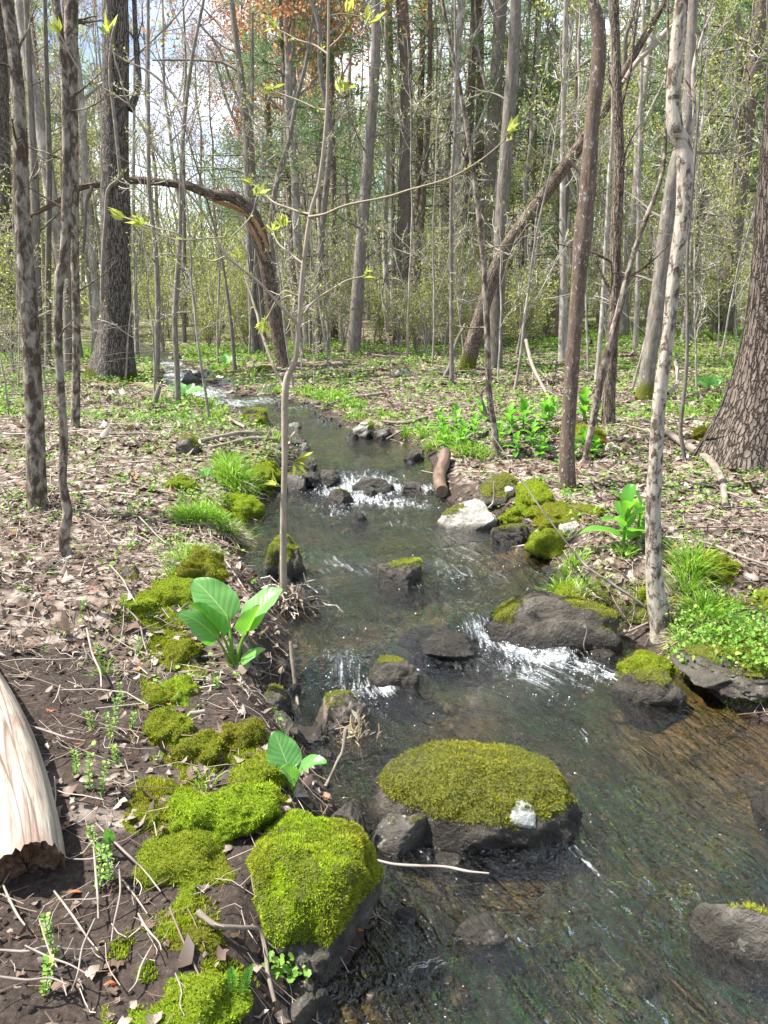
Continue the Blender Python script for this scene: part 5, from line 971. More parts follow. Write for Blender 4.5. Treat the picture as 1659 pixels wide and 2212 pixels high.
TF = [(505,1045,.26,.10,420,.3,'tall bright tussock on the left bank behind the moss'),(520,1070,.20,.08,200,.5,'lower part of the tall tussock over dead straw'),(490,1010,.2,.08,160,.2,'grass behind the tall left tussock'),(440,1122,.15,.13,520,.2,'low dense lawn like tussock left of the sapling'),(415,1128,.13,.09,260,.3,'left half of the low dense tussock'),(485,1150,.17,.09,260,2.,'tussock with a skirt of dead straw at the waterline'),(400,1215,.17,.10,90,.3,'loose long blades over the brown moss hump'),(430,1225,.16,.09,70,.5,'long blades beside the brown moss hump'),(375,1250,.17,.05,26,.1,'few tall blades rising from the moss hump'),
 (462,905,.22,.10,110,.2,'upright blades on the left bank before the mossy boulder'),(480,893,.2,.07,70,.1,'small tuft left of the green topped boulder'),(440,880,.25,.2,160,.2,'grass fringe on the left bank below the wide leaves'),(590,955,.22,.08,80,.2,'tall thin blades left of the sapling stem'),(628,905,.2,.08,60,.2,'blades right of the sapling stem'),
 (975,955,.22,.14,260,.2,'grass around the left pleated leaf plants'),(1000,975,.20,.16,280,.3,'long grass hanging over the bank above the dark log'),(915,945,.2,.12,170,.3,'tussock at the upper pool corner'),(880,940,.2,.12,150,.3,'tussock with straw hanging above the upper pool'),(940,960,.2,.14,200,.3,'grass hanging at the right pool edge'),(1040,985,.2,.14,200,.2,'grass at the foot of the crooked thin trunk'),
 (1495,1235,.20,.09,240,.1,'upright bright grass right of the pale trunk'),(1480,1275,.17,.08,160,.1,'grass nearest the pale trunk on its right'),(1525,1330,.15,.10,340,.1,'dense bright grass crowning the right bank edge'),(1560,1325,.13,.06,120,.1,'right end of the dense bright bank grass'),(1475,1385,.13,.07,60,3.2,'dead straw tussock spilling over the right bank edge'),(1515,1400,.12,.06,60,2.6,'second straw tussock beside the bank moss'),(1590,1400,.13,.09,120,.5,'grass with some straw on top of the right bank edge'),(1640,1380,.12,.09,120,.4,'grass on the bank edge at the right rim'),
 (1215,1285,.11,.09,180,.2,'short grass on the mud above the long boulder'),(1240,1225,.12,.07,120,.3,'grass tuft by the bank left of the pale trunk'),(1210,1170,.10,.06,110,.1,'small tuft by the white rock'),(1255,1290,.12,.06,70,1.6,'strawy tuft leaning toward the pale trunk'),(1350,1200,.10,.05,90,.0,'tuft at the foot of the lone pleated plant'),
 (480,795,.2,.35,90,.1,'bright grass on the far bank inside the bend'),(545,808,.2,.3,90,.1,'bright grass right of the far bend stones'),(520,790,.2,.3,80,.1,'grass behind the upright pale stone'),(720,868,.28,.3,200,.1,'sunny grass strip along the far right bank'),(760,880,.28,.25,180,.1,'sunny grass beside the long pale log'),(690,862,.28,.3,160,.1,'sunny grass behind the water bend'),(655,850,.25,.2,120,.1,'grass behind the sapling fork'),(770,905,.22,.15,120,.2,'tuft above the half pale rock'),(835,905,.22,.15,120,.2,'tuft above the bank branch'),(590,850,.25,.2,100,.2,'tuft beside the pale rounded boulder'),
 (445,1700,.09,.04,16,.1,'thin sprays of fine blades on the olive moss'),(560,1600,.08,.03,14,.6,'thin blades with straw by the small leafy plant'),(225,1455,.10,.02,14,0,'tiny reedy tuft on the left litter edge'),(1480,900,.25,.2,160,.1,'grass by the dark whip thin stem'),(1560,880,.28,.25,200,.0,'bright grass left of the huge trunk')]
for i, (u, v, h, sp, n, dd, lb) in enumerate(TF): tuft(lb, u, v, h*(.85 if v > 1000 else .62), sp*(1 if v > 930 else .8), int(n*(1.2 if v > 1000 else .6)), dd, seed=2000+i, wd=.9, lean=(.35 if 'hanging' in lb and u < 900 else -.35 if 'hanging' in lb or 'spilling' in lb else 0, -.1))
# leafy shoots on the soil
def shoot(label, u, v, h, n=8, seed=0, group=None, leaf=.011, mat='seedling'):
    g = np.random.default_rng(seed); B = hit(u, v); mb = MB(); t = np.linspace(0, 1, n); P = B+np.column_stack([.12*h*np.sin(t*2+seed), .05*h*t, h*t-.01]); addtubes(mb, P, np.linspace(.0016, .0008, n), 5); o = tag(mb.build('leafy_shoot', M['petiole'], None, B), label, 'plant', group)
    Q = np.repeat(P[1:], 4, 0); a = np.tile([0, pi/2, pi, 3*pi/2], n-1)+np.repeat(np.arange(n-1)*.7, 4); D = np.column_stack([np.cos(a), np.sin(a), .35+0*a]); lf = MB(); roundleaf(lf, Q+D*leaf*.3, D, np.tile([[0, 0, 1.]], (len(Q), 1)), leaf*g.uniform(.7, 1.3, len(Q)), g); lf.build('leaves', M[mat], o)
def roundleaf(mb, P, D, N, L, g, asp=.9):
    """small rounded blades, six sided"""
    P = np.asarray(P); D = nrm(np.asarray(D, float)); S = nrm(np.cross(D, N)); U = np.cross(S, D); n = len(P); L = np.broadcast_to(L, (n,)); o = np.array([[0, 0, 0], [.22, .42, .08], [.65, .46, .12], [1, 0, .02], [.65, -.46, .12], [.22, -.42, .08], [.5, 0, 0]])
    V = P[:, None]+D[:, None]*o[None, :, :1]*L[:, None, None]+S[:, None]*o[None, :, 1:2]*(L*asp)[:, None, None]+U[:, None]*o[None, :, 2:]*L[:, None, None]; f = np.array([[6, 0, 1], [6, 1, 2], [6, 2, 3], [6, 3, 4], [6, 4, 5], [6, 5, 0]]); b = np.arange(n)*7
    vc = np.zeros((n, 7, 3)); vc[..., 0] = g.random((n, 1)); tc = np.tile(np.column_stack([o[:, 0], o[:, 1]*2, 0*o[:, 0]]), (n, 1)); mb.add(V.reshape(-1, 3), (b[:, None, None]+f[None]).reshape(-1, 3), tc, vc.reshape(-1, 3))
SH = [(245,1560,.12),(232,1580,.10),(215,1420,.10),(268,1510,.10),(205,1690,.12),(228,1700,.11),(212,1905,.13),(228,1885,.1),(205,1840,.1),(120,2060,.12),(305,1400,.09),(290,1560,.07),(100,2130,.09),(160,1660,.09),(195,1560,.07),(255,1640,.08),(470,1470,.05),(270,1300,.08),(180,1300,.07)]
for i, (u, v, h) in enumerate(SH): shoot(('taller' if h > .1 else 'short')+' shoot of small paired leaves '+near(u, v+18), u, v+18, h, seed=i, group='leafy shoots on the black soil')
# two small ferns
for i, (u, v, tu, tv) in enumerate([(505,2175,500,2090),(520,2180,545,2085)]):
    B = hit(u, v); C = pt(tu, tv, B[1]-.03); mb = MB(); s = np.linspace(0, 1, 16)[:, None]; P = B+(C-B)*s+np.array([0, 0, .02])*np.sin(s*pi); addtubes(mb, P, np.linspace(.0018, .0006, 16), 5); o = tag(mb.build('fern_frond', M['petiole'], None, B), ['left and shorter fern frond at the bottom moss cushion', 'right and longer fern frond at the bottom moss cushion'][i], 'fern')
    lf = MB(); T = nrm(np.gradient(P, axis=0)); 
    for sg in (-1, 1): D = (np.array([sg*1., -.1, .3])+0*T)[2:]; leafq(lf, P[2:], D+T[2:]*.4, np.tile([[0, -.8, .6]], (14, 1)), (.016*np.sin(np.linspace(.9, 2.9, 14))), .006)
    lf.build('leaflets', M['hellebore'], o)
for i, (u, v) in enumerate([(668,1945),(600,2105),(590,1990),(700,2040)]):
    shoot(['pale rosette sprout on top of the big green boulder','clover like sprig below the big green boulder','cut leaved sprig on the left face of the big green boulder','little sprig at the lower right of the big green boulder'][i], u, v, .03, 3, seed=50+i, leaf=.014)
# ---------------------------------------------------------------- leaf litter, seedlings, twigs (uncountable)
def scatter(n, ymin, ymax, g, pw=0., xs=1.0):
    """ground places spread over what lies ahead; pw>0 thins with distance"""
    t = g.random(n); y = ymin*(ymax/ymin)**t if pw else np.sqrt(ymin**2+(ymax**2-ymin**2)*t); x = g.uniform(-1, 1, n)*(.75+.56*y)*xs
    return x, y
def lay(x, y, dz=.004): return np.column_stack([x, y, ground(x, y)+dz])
def litterleaves(mb, P, size, g, colshift=0):
    n = len(P); k = 9; a = np.arange(k)*2*pi/k; rad = np.array([1.0, .78, .5, .62, .45, .45, .62, .5, .78]); T = np.column_stack([np.cos(a)*rad, np.sin(a)*rad*.85, 0*a]); T = np.vstack([[[0, 0, 0]], T])
    yaw = g.uniform(0, 2*pi, n); N = nrm(np.column_stack([g.normal(size=(n, 2))*.30, np.ones(n)])); X = nrm(np.column_stack([np.cos(yaw), np.sin(yaw), 0*yaw])-N*(np.cos(yaw)*N[:, 0]+np.sin(yaw)*N[:, 1])[:, None]); Y = np.cross(N, X)
    c1 = g.normal(size=(n, 1))*.55; c2 = g.normal(size=(n, 1))*.55; jit = 1+.3*g.normal(size=(n, k+1)); tx = T[None, :, 0]*jit; ty = T[None, :, 1]*jit; tz = c1*tx**2+c2*ty**2+.15*np.abs(ty); s = (size*g.lognormal(-.1, .35, n))[:, None]
    V = P[:, None]+X[:, None]*(tx*s)[..., None]+Y[:, None]*(ty*s)[..., None]+N[:, None]*(tz*s)[..., None]
    f = np.array([[0, 1+i, 1+(i+1) % k] for i in range(k)]); b = np.arange(n)*(k+1); vc = np.zeros((n, k+1, 3)); r = np.clip(g.beta(1.5, 1.7, n)+colshift, 0, .97); r = np.where(g.random(n) < .012, 1, r); vc[..., 0] = r[:, None]
    mb.add(V.reshape(-1, 3), (b[:, None, None]+f[None]).reshape(-1, 3), None, vc.reshape(-1, 3))
g = np.random.default_rng(77); mb = MB()
for n, y0, y1, sz in ((26000, .9, 5.2, .0215), (32000, 4.8, 12, .033), (17000, 11, 24, .055)):
    x, y = scatter(n, y0, y1, g); sd = sdist(x, y); sm = soilmask(x, y); gm = greenmask(x, y); cl = fbm(np.stack([x, y], -1)*1.7, 3, 61)
    m = (sd > .03+.05*g.random(n)) & (g.random(n) < (1-.93*sm)*(.85+.5*cl)*(1-.5*gm)); litterleaves(mb, lay(x[m], y[m], .006+.012*g.random(m.sum())), sz, g, -.06)
x = g.uniform(-1.4, -.35, 500); y = g.uniform(1.25, 1.72, 500); m = g.random(500) < .45*(1-sst(1.42, 1.72, y)); litterleaves(mb, lay(x[m], y[m], .008), .017, g, -.2)
x, y = scatter(190, 1.5, 3.6, g); m = (x < 0) & (sdist(x, y) > .08); litterleaves(mb, lay(x[m], y[m], .008), .017, g, -.2)
tag(mb.build('leaf_litter', M['litter']), kind='stuff')
# seedlings with rounded leaves
mb = MB()
for n, y0, y1, sz in ((1500, 2.2, 4.5, .019), (9000, 3.6, 9, .024), (17000, 8, 20, .045)):
    x, y = scatter(n, y0, y1, g); sd = sdist(x, y); pn = fbm(np.stack([x, y], -1)*1.1, 4, 71); gm = greenmask(x, y); m = (sd > .08) & (g.random(n) < np.clip(.30+1.0*pn+1.25*gm, .03, 1)*(1-.85*soilmask(x, y)))
    P = lay(x[m], y[m], .0); k = len(P); q = 4; Pq = np.repeat(P, q, 0)+g.normal(size=(k*q, 3))*[sz*.8, sz*.8, 0]; Pq[:, 2] += sz*g.uniform(.5, 2.2, k*q); roundleaf(mb, Pq, rdir(k*q, .2, g)*[1, 1, .5], rdir(k*q, 3.0, g), sz*g.uniform(.5, 1.25, k*q), g)
tag(mb.build('seedlings', M['seedling']), kind='stuff')
mb = MB(); 
for (u0, u1, v0, v1, n) in ((1440,1659,1370,1500,420),(1500,1659,1290,1400,90),(590,690,2080,2140,30),(1440,1500,1290,1420,40),(380,560,1040,1100,120),(560,640,940,1010,60)):
    for k in range(n):
        p = hit(g.uniform(u0, u1), g.uniform(v0, v1)); 
        if sdist(p[0], p[1]) < -.03: continue
        q = 3; roundleaf(mb, p+g.normal(size=(q, 3))*[.012, .012, .005]+[0, 0, .05*g.random()+.02+(.08 if u0 == 1440 and v0 == 1370 else 0)], rdir(q, .2, g), rdir(q, 2.5, g), .018*g.uniform(.5, 1.3, q), g)
tag(mb.build('bank_seedlings', M['seedling']), kind='stuff')
# grass-like ground cover further off
mb = MB()
for n, y0, y1, h in ((9000, 4, 10, .05), (26000, 9, 26, .10)):
    x, y = scatter(n, y0, y1, g); gm = greenmask(x, y); sd = sdist(x, y); pn = fbm(np.stack([x, y], -1)*.8, 3, 81); m = (sd > .3) & (g.random(n) < np.clip(1.3*gm+.7*pn-.1, 0, 1)); P = lay(x[m], y[m], -.01); D = rdir(len(P), 1.6, g); leafq(mb, P, D, rdir(len(P), 0, g), h*g.uniform(.5, 1.6, len(P)), h*.10)
tag(mb.build('ground_cover', M['grass']), kind='stuff')
# twigs and needles
mb = MB()
for n, y0, y1, L, r in ((5200, 1.25, 5, .09, .0010), (600, 1.25, 5, .3, .0016), (4500, 4.5, 12, .18, .0020), (300, 4.5, 12, .7, .005), (2200, 11, 22, .6, .005)):
    x, y = scatter(n, y0, y1, g); m = (sdist(x, y) > .06); x, y = x[m], y[m]; k = len(x); a = g.uniform(0, pi, k); l = L*g.uniform(.3, 1.6, k); P = []
    cv = g.normal(size=k)*.2
    for t in (-1, -.3, .35, 1): xx = x+np.cos(a+cv*t)*l*t/2; yy = y+np.sin(a+cv*t)*l*t/2; P.append(np.column_stack([xx, yy, ground(xx, yy)+.006+.02*g.random(k)+.02*g.random(k)*(abs(t) > .9)]))
    addtubes(mb, np.stack(P, 1), np.full((k, 4), r)*g.uniform(.5, 1.6, (k, 1)), 4)
tag(mb.build('fine_twigs', M['twigs']), kind='stuff')
mb = MB(); x, y = scatter(5000, 1.25, 5, g); m = (x < .2) & (sdist(x, y) > .06) & (g.random(5000) < .5+.6*vn(np.stack([x, y], -1)*1.8, 91)); x, y = x[m], y[m]; k = len(x); a = g.uniform(0, pi, k); d = np.column_stack([np.cos(a), np.sin(a), 0*a])*.045
P = lay(x, y, .008); Q = P+d; Q[:, 2] = ground(Q[:, 0], Q[:, 1])+.01; addtubes(mb, np.stack([P, Q], 1), np.full((k, 2), .0007), 3); tag(mb.build('fallen_needles', M['pineduff']), kind='stuff')
# crumbs of soil and moss on the near bank
V0, F0 = ICO[1]; mb = MB(); x, y = scatter(9000, 1.25, 3.9, g); m = (soilmask(x, y) > .4) & (x < .1); x, y = x[m], y[m]; P = lay(x, y, -.001); k = len(P); s = .0045*g.lognormal(0, .45, k); V = P[:, None]+V0[None]*s[:, None, None]*g.uniform(.6, 1.3, (k, len(V0), 1)); mb.add(V.reshape(-1, 3), (np.arange(k)[:, None, None]*len(V0)+F0[None]).reshape(-1, 3), None, np.repeat(np.column_stack([0*s, 1+0*s, 0*s]), len(V0), 0)); tag(mb.build('soil_crumbs', M['ground']), kind='stuff')
# moss carpet between the cushions
mc = [(370,1250,70),(330,1290,70),(380,1310,60),(370,1360,60),(390,1450,60),(360,1510,50),(370,1580,60),(420,1650,60),(300,1700,50),(480,1790,60),(500,1900,40),(400,1900,50),(300,1745,60),(380,1700,50),(350,1830,80),(430,1840,60),(480,1880,40),(420,1950,45),(380,2010,60),(440,2080,90),(350,1560,45),(340,1490,40),(380,1600,50),(450,1640,70),(540,1640,70),(330,1400,45),(300,1310,60),(350,1350,50),(420,1290,60),(430,1200,60),(290,1250,40),(600,1720,40),(470,1100,70),(560,1050,60),(1200,1290,70),(1160,1160,50),(1290,1310,50),(1400,1300,50),(1500,1260,70),(1560,1400,90),(1640,1430,90),(1470,1420,60),(1620,1300,60),(330,2120,80),(230,2180,60),(270,2060,40)]
mb = MB(); 
for u, v, r in mc:
    c = hit(u, v); rr = r*pxm(u, v, c[1]); n = int(min(11000, (rr*rr*3)/(max(.008, pxm(u, v, c[1])*2.6)**2)*2.6)); q = c[:2]+g.normal(size=(n, 2))*rr*[.6, .7]; k = fbm(q*9, 3, 95)-np.hypot(*(q-c[:2]).T)/rr*.7; m = (k > -.55) & (sdist(q[:, 0], q[:, 1]) > -.01); q = q[m]
    if len(q) < 5: continue
    P = np.column_stack([q, ground(q[:, 0], q[:, 1])]); s = max(.009, pxm(u, v, c[1])*3.); cl = .5+.5*fbm(P*12, 3, 97); li = np.clip(.45+.6*fbm(P*1.6, 2, 98), 0, 1)
    for t in range(3):
        d = rdir(len(P), 1.0, g); S = nrm(np.cross(d, g.normal(size=d.shape)))*s*.22; V = np.stack([P-S, P+S, P+d*(s*(.7+cl))[:, None]+[0, 0, .004]], 1); vc = np.zeros((len(P), 3, 3)); vc[..., 0] = (np.clip(cl*.5+.5*g.random(len(P)), 0, 1))[:, None]*np.array([.4, .4, 1]); vc[..., 1] = li[:, None]; mb.add(V.reshape(-1, 3), np.arange(len(P)*3).reshape(-1, 3), None, vc.reshape(-1, 3))
tag(mb.build('moss_carpet', M['moss']), kind='stuff')
# ---------------------------------------------------------------- woods behind
def pu(x, y): rel = np.array([x, y, float(ground(x, y))])-EY; zc = rel@FW; return CU+F*rel[0]/zc, CV-F*(rel@UP)/zc
def bare(seed, h, r, leaf='yellowgreen', nleaf=1300, lsize=.08, limbs=14, fork=False, low=.22, twl=4, crook=.03, ld=.1):
    g = np.random.default_rng(seed); root = empty('tree', (0, 0, 0)); n = 16; t = np.linspace(0, 1, n); P = np.column_stack([np.cumsum(g.normal(size=n)*crook*h/16*2), np.cumsum(g.normal(size=n)*crook*h/16*2), t*h]); P -= P[0]; P[0, 2] = -.3; P = catmull(P, 34); R = r*(1-.8*np.linspace(0, 1, 34)**.9); R[:3] *= [1.35, 1.12, 1.03]
    mb = MB(); trunkmesh(mb, P, R, 9, .07, 5, seed=seed, moss=.3, mossh=.5); mb.build('trunk', M['bark_far'], root)
    br = MB(); p1, r1 = spawn(P[None], R[None], limbs, (low, .98), .30, (.45, 1.15), .10, .10, 7, .5, g); p2, r2 = spawn(p1, r1, 5, (.2, 1), .48, (.35, .95), .05, .13, 5, .55, g); p3, r3 = spawn(p2, r2, twl, (.15, 1), .5, (.3, .95), .03, .16, 4, .6, g)
    addtubes(br, p1, r1, 5); addtubes(br, p2, np.maximum(r2, .006), 4); addtubes(br, p3, np.maximum(r3, .004), 3); br.build('branches', M['bark_far'], root)
    if nleaf: lf = MB(); crown_leaves(lf, p3, nleaf, lsize, g, ld); lf.build('foliage', M[leaf], root)
    return root
def pine(seed, h, r, nb=60, low=.25, dense=1.):
    g = np.random.default_rng(seed); root = empty('pine_tree', (0, 0, 0)); P = np.column_stack([.15*np.sin(np.linspace(0, 2, 24)+seed), .1*np.cos(np.linspace(0, 3, 24)), np.linspace(-.3, h, 24)]); R = r*(1-.88*np.linspace(0, 1, 24)); mb = MB(); trunkmesh(mb, P, R, 10, .06, 5, seed=seed); mb.build('trunk', M['bark_pine'], root)
    br = MB(); nd = MB(); z = np.sort(g.uniform(.06, .99, nb)); az = g.uniform(0, 2*pi, nb)
    L = np.where(z < low, .16*h*g.uniform(.4, 1, nb), h*.24*(1.08-z)**.75*g.uniform(.6, 1.15, nb)); s = np.linspace(0, 1, 7); B = np.stack([np.interp(z*h, P[:, 2], P[:, i]) for i in range(3)], 1); D = np.column_stack([np.cos(az), np.sin(az), 0*az])
    Q = B[:, None]+D[:, None]*(s[None, :, None]*L[:, None, None]); Q[..., 2] += L[:, None]*(.10*s-.22*s*s+.14*s**3)[None]; Q += g.normal(size=Q.shape)*.02; Rr = (.03*(1.1-z))[:, None]*(1-.75*s)[None]; addtubes(br, Q, Rr, 4)
    live = z >= low; p2, r2 = spawn(Q[live], Rr[live], 9, (.25, 1), .42, (.5, 1.1), .02, .08, 4, .5, g, fall=.4); addtubes(br, p2, np.maximum(r2, .004), 3); dq, dr_ = spawn(Q[~live], Rr[~live], 5, (.3, 1), .35, (.5, 1.1), -.03, .15, 4, .5, g); addtubes(br, dq, np.maximum(dr_, .004), 3); br.build('branches', M['bark_pine'], root)
    T = p2.reshape(-1, 3); c = T[g.integers(0, len(T), int(1250*dense))]; k = 11; c = np.repeat(c, k, 0)+g.normal(size=(len(c)*k, 3))*[.11, .11, .045]; d = rdir(len(c), .35, g); v = np.repeat(g.random(len(c)//k), k)*.6+.4*g.random(len(c)); leafq(nd, c, d, rdir(len(c), 0, g), .15*g.uniform(.7, 1.3, len(c)), .022, vc=v, bend=.02); nd.build('foliage', M['needles'], root); return root
def shrub(seed, h=1.6, nl=700, leaf='yellowgreen', size=.045):
    g = np.random.default_rng(seed); root = empty('shrub', (0, 0, 0)); m = 9; a = g.uniform(0, 2*pi, m); s = np.linspace(0, 1, 7); o = g.uniform(.15, .7, m)*h*.6; P = np.stack([np.column_stack([np.cos(a[i])*o[i]*s**1.3, np.sin(a[i])*o[i]*s**1.3, h*g.uniform(.6, 1.1)*s-.05]) for i in range(m)]); P += g.normal(size=P.shape)*.02*s[None, :, None]; R = np.full((m, 7), .012)*(1-.7*s)[None]
    br = MB(); addtubes(br, P, R, 5); p2, r2 = spawn(P, R, 7, (.2, 1), .45, (.4, 1.1), .04, .2, 4, .6, g); p3, r3 = spawn(p2, r2, 4, (.2, 1), .5, (.4, 1.1), .03, .2, 3, .6, g); addtubes(br, p2, np.maximum(r2, .0035), 4); addtubes(br, p3, np.maximum(r3, .0025), 3); br.build('stems', M['bark_far'], root); lf = MB(); crown_leaves(lf, np.concatenate([p2.reshape(-1, 3), p3.reshape(-1, 3)]), nl, size, g, .05); lf.build('foliage', M[leaf], root); return root
LM = [(-200, 'the left rim'), (60, 'the left blotched trunk'), (157, 'the flecked trunk'), (250, 'the massive dark tree'), (335, 'the very thin trunk'), (385, 'the forked trunk'), (470, 'the bend whip stem'), (560, 'the arched tree'), (650, 'the centre sapling'), (700, 'the sapling side trunk'), (775, 'the pale grey trunk'), (868, 'the reddish brown trunk'), (905, 'the slim pine'), (980, 'the crooked trunk'), (1075, 'the fissured trunk'), (1217, 'the straight pale trunk'), (1250, 'the curved tree'), (1330, 'the scaly trunk'), (1450, 'the blotched right tree'), (1485, 'the whip stem'), (1600, 'the huge trunk'), (1900, 'the right rim')]
def gap(u):
    for (a, n1), (b, n2) in zip(LM[:-1], LM[1:]):
        if a <= u < b: return 'between %s and %s' % (n1, n2)
    return 'beyond the left rim' if u < 0 else 'beyond the right rim'
used_lab = {}
def put(protos, cnt, kind, x, y, s, rz, cat, grp, desc, tilt=0):
    k = cnt[0] % len(protos); o = protos[k] if cnt[0] < len(protos) else copy_tree(protos[k]); cnt[0] += 1; o.location = (x, y, float(ground(x, y))); o.rotation_euler = (tilt*math.sin(x*7), tilt*math.cos(y*5), rz); o.scale = (s, s, s); u, v = pu(x, y)
    dist = 'nearish ' if y < 16 else 'halfway ' if y < 20 else 'middle ' if y < 26 else 'far ' if y < 32 else 'farther ' if y < 38 else 'very far ' if y < 45 else 'hindmost '
    size = 'tall ' if s > 1.12 else 'low ' if s < .82 else 'middling ' if s < .97 else ''
    lab = (dist+size+desc+' '+gap(u)); tag(o, lab.strip(), cat, grp); return o
g = np.random.default_rng(2024)
BP = [bare(101, 15, .075), bare(102, 17, .09, nleaf=900), bare(103, 12, .05, nleaf=2200, low=.15), bare(104, 19, .13, nleaf=500), bare(105, 9, .035, nleaf=1900, low=.12, limbs=18), bare(106, 16, .085, nleaf=0), bare(107, 13, .055, nleaf=2600, low=.1), bare(108, 18, .10, nleaf=500), bare(109, 11, .04, nleaf=2200, low=.1, limbs=16)]
c = [0]; taken = []
def far_enough(x, y, d): return all((x-a)**2+(y-b)**2 > d*d for a, b in taken)
n = 0; tries = 0
while n < 165 and tries < 8000:
    tries += 1; y = 13+ (g.random()**.8)*40; x = g.uniform(-1, 1)*(.56*y+1.5); u, v = pu(x, y)
    if sdist(x, y) < .6 or not far_enough(x, y, .45): continue
    if 290 < u < 590 and g.random() < .85: continue
    if y < 15.5 and g.random() < .6: continue
    if 560 < u < 760 and y < 19: continue
    taken.append((x, y)); put(BP, c, 'tree', x, y, g.uniform(.75, 1.25)*(1 if not (280 < u < 590) else .62), g.uniform(0, 6), 'tree', 'trees of the woods behind', 'slender tree', .06); n += 1
PP_ = [pine(201, 17, .17), pine(202, 14, .12, 50, .2), pine(203, 19, .20, 70, .3)]
c = [0]
PS = [(635,20,.9),(715,20,.85),(1010,25,.95),(905,27,1.),(1130,27,.9),(1440,24,1.),(600,30,.9),(660,33,1.1),(1020,26,.9),(960,34,1.1),(1140,29,.9),(1190,34,1.1),(1090,36,1.1),(1500,22,.9),(1580,17,.9),(1640,21,1.),(1440,30,1.1),(1550,28,1.),(1680,28,1.1),(1620,36,1.2),(1350,36,1.1),(130,30,.8),(20,26,.8),(560,40,.75),(1500,40,1.1),(1240,42,1.1),(1020,44,1.1),(700,44,1.1),(1720,18,.9),(220,40,.6)]
for u, y, s in PS:
    r = ray(u, 690); x = r[0]*y/r[1]; put(PP_, c, 'pine_tree', x, y, s, g.uniform(0, 6), 'pine', 'pines in the woods behind', 'green pine')
MP = [bare(301, 15, .12, 'redbuds', 9000, .13, 22, low=.3, ld=.3)]; c = [0]
for u, y, s in ((668,18.5,1.0),(620,23,1.1),(710,26,1.25),(575,34,.9)):
    r = ray(u, 690); put(MP, c, 'tree', r[0]*y/r[1], y, s, g.uniform(0, 6), 'maple', 'maples with orange red blossom', 'orange red maple')
MK = [bare(302, 12, .10, 'pinkbuds', 4200, .075, 18, low=.3, ld=.2)]; c = [0]
for u, y, s in ((400,30,1.1),(450,36,1.0),(350,36,1.15),(200,28,1.0),(30,24,.8),(480,30,.8),(-20,30,1.),(100,36,1.1)):
    r = ray(u, 690); put(MK, c, 'tree', r[0]*y/r[1], y, s, g.uniform(0, 6), 'maple', 'maples with pinkish blossom', 'pale pink maple')
SP = [shrub(401, 1.6, 1200, size=.055), shrub(402, 1.3, 1300, size=.055), shrub(403, 2.4, 1500, size=.055), shrub(404, 1.7, 500), shrub(405, 2.8, 2000, size=.055)]; c = [0]; n = 0
fixed = [(900,16,.9),(975,18,1.2),(1040,17,.9),(920,15.5,.8),(470,19,1.),(530,19,1.),(660,19,1.),(740,17.5,.9),(1130,18,1.),(1380,18,1.),(1540,17,1.),(1620,18,1.),(350,20,1.),(30,17,1.),(960,17,.9),(1000,16,.9),(930,18,1.1),(1010,19,1.2),(880,19,1.),(740,19,1.),(690,20,1.),(450,20,.9),(500,21,1.),(420,22,1.),(560,22,1.1),(650,22,1.1),(1480,17,.9),(1640,14,.8),(20,13,.8),(60,15,.9),(1180,19,.9),(820,19,.9)]
for u, y, s in fixed:
    r = ray(u, 700); put(SP, c, 'shrub', r[0]*y/r[1], y, s, g.uniform(0, 6), 'shrub', 'leafing shrubs of the undergrowth', 'leafing shrub')
while n < 100:
    y = 15+g.random()*26; x = g.uniform(-1, 1)*(.56*y+1)
    if sdist(x, y) < .8: continue
    put(SP, c, 'shrub', x, y, g.uniform(.7, 1.5), g.uniform(0, 6), 'shrub', 'leafing shrubs of the undergrowth', 'leafing shrub'); n += 1
WP = [bare(501, 3.2, .014, nleaf=120, lsize=.04, limbs=9, low=.15, twl=3, ld=.03), bare(502, 4.5, .02, nleaf=160, lsize=.04, limbs=10, low=.2, twl=3, ld=.03), bare(503, 2.2, .009, nleaf=90, lsize=.035, limbs=7, low=.2, twl=3, ld=.03, crook=.06)]
for w_ in WP: w_.name = 'sapling'
c = [0]; n = 0
while n < 62:
    y = 8.5+10*g.random(); x = g.uniform(-1, 1)*(.53*y); u, v = pu(x, y)
    if sdist(x, y) < .5 or (y < 11 and abs(u-860) < 330 and g.random() < .6): continue
    put(WP, c, 'sapling', x, y, g.uniform(.7, 1.3), g.uniform(0, 6), 'sapling', 'thin saplings of the undergrowth', 'thin bare sapling', .12); n += 1
# the wood beyond, one mass
mb = MB(); n = 520; y = g.uniform(48, 85, n); x = g.uniform(-1, 1, n)*(.62*y+6); z = ground(x, y); h = g.uniform(9, 19, n); u_ = CU+F*x/y; h = np.where((u_ > 270) & (u_ < 590), h*.55, h); s = np.linspace(0, 1, 7)
P = np.stack([np.column_stack([x+.3*g.normal()*q+g.normal(size=n)*.25*q, y, z-.3+h*q]) for q in s], 1); R = g.uniform(.07, .2, n)[:, None]*(1-.8*s)[None]; addtubes(mb, P, R, 5); p1, r1 = spawn(P, R, 12, (.15, 1), .28, (.5, 1.2), .08, .12, 4, .5, g); addtubes(mb, p1, np.maximum(r1, .018), 3); p2, r2 = spawn(p1, r1, 3, (.2, 1), .5, (.4, 1), .05, .15, 3, .5, g); addtubes(mb, p2, np.maximum(r2, .012), 3)
tag(mb.build('distant_woods', M['bark_far']), kind='stuff')
mb = MB(); T = p2.reshape(-1, 3); i = g.integers(0, len(T), 60000); leafq(mb, T[i]+g.normal(size=(60000, 3))*.4, rdir(60000, 0, g), rdir(60000, .3, g), .22*g.uniform(.5, 1.4, 60000), .14); 
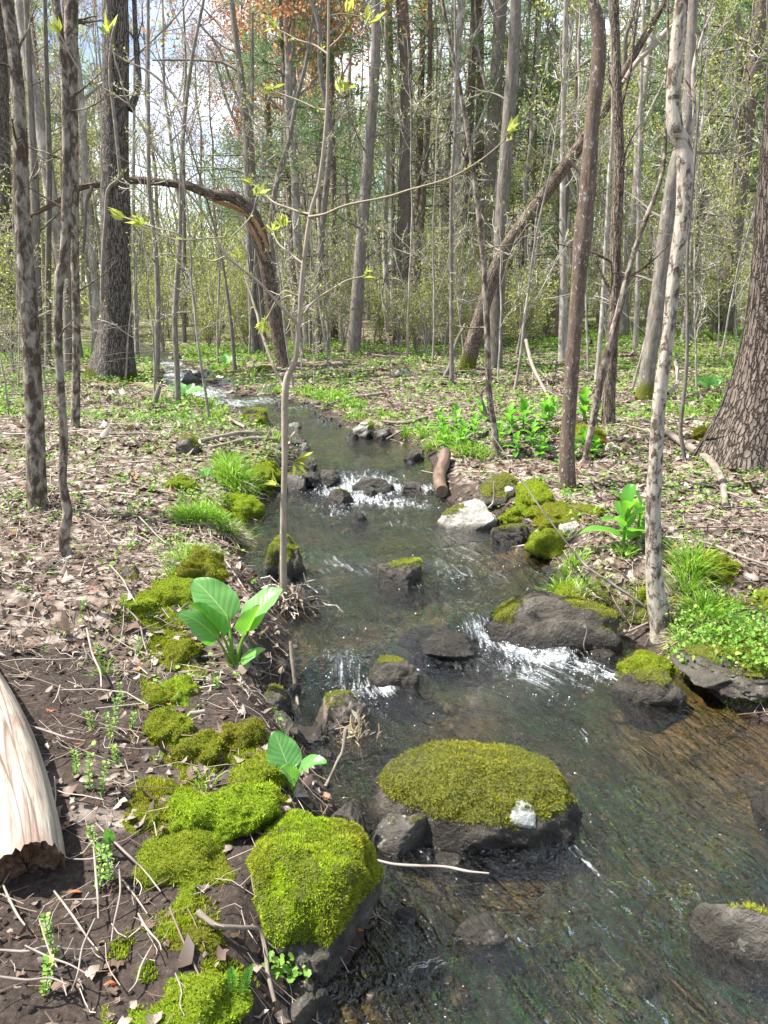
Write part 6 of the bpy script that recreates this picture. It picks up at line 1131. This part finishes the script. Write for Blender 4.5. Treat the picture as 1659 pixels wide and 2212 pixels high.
n = 26000; y = g.uniform(38, 80, n); x = g.uniform(-1, 1, n)*(.62*y+6); leafq(mb, np.column_stack([x, y, ground(x, y)+g.gamma(2., .9, n)]), rdir(n, .3, g), rdir(n, 0, g), .26, .15); tag(mb.build('distant_foliage', M['yellowgreen']), kind='stuff')
mb = MB(); n = 7000; cx = g.uniform(-1, 1, 90); yy = g.uniform(50, 80, 90); xx = cx*(.62*yy+6); hh = np.where((CU+F*xx/yy > 270) & (CU+F*xx/yy < 590), 5, 15); i = g.integers(0, 90, 40000); q = np.column_stack([xx[i], yy[i], ground(xx[i], yy[i])+2+hh[i]*g.random(40000)**.8]); w = (1.05-(q[:, 2]-ground(xx[i], yy[i]))/(hh[i]+3))*2.6; q[:, 0] += g.normal(size=40000)*w*.6; q[:, 1] += g.normal(size=40000)*w*.6; leafq(mb, q, rdir(40000, 0, g), rdir(40000, 0, g), .4, .12); tag(mb.build('distant_pine_foliage', M['needles']), kind='stuff')
# brush pile and thin whips at the left rim
mb = MB(); n = 110; P0 = np.column_stack([g.uniform(-6.5, -4.0, n), g.uniform(8, 11, n), np.zeros(n)]); P0[:, 2] = ground(P0[:, 0], P0[:, 1])+g.uniform(0, .7, n); d = nrm(np.column_stack([g.normal(size=n), .4*g.normal(size=n), .3*g.normal(size=n)+.25])); s = np.linspace(0, 1, 5); P = P0[:, None]+d[:, None]*s[None, :, None]*g.uniform(.6, 1.7, n)[:, None, None]; P[..., 2] -= .25*s**2; addtubes(mb, P, np.full((n, 5), .0045)*(1-.7*s), 4); tag(mb.build('brushwood', M['stick']), kind='stuff')
# ---------------------------------------------------------------- look-alikes of one label are told apart by their order
same = {}
for o in SC.objects:
    if o.parent is None and o.get('label') and o.get('kind') is None: same.setdefault(o['label'], []).append(o)
ORD = ['leftmost', 'second from left', 'third from left', 'fourth from left', 'fifth from left', 'sixth from left']
for l, os_ in same.items():
    if 1 < len(os_) <= 7:
        os_.sort(key=lambda o: o.location.x/max(o.location.y, .5))
        for i, o in enumerate(os_):
            w = 'rightmost' if i == len(os_)-1 else ORD[i]
            if len((l+' '+w).split()) <= 16: o['label'] = l+', '+w
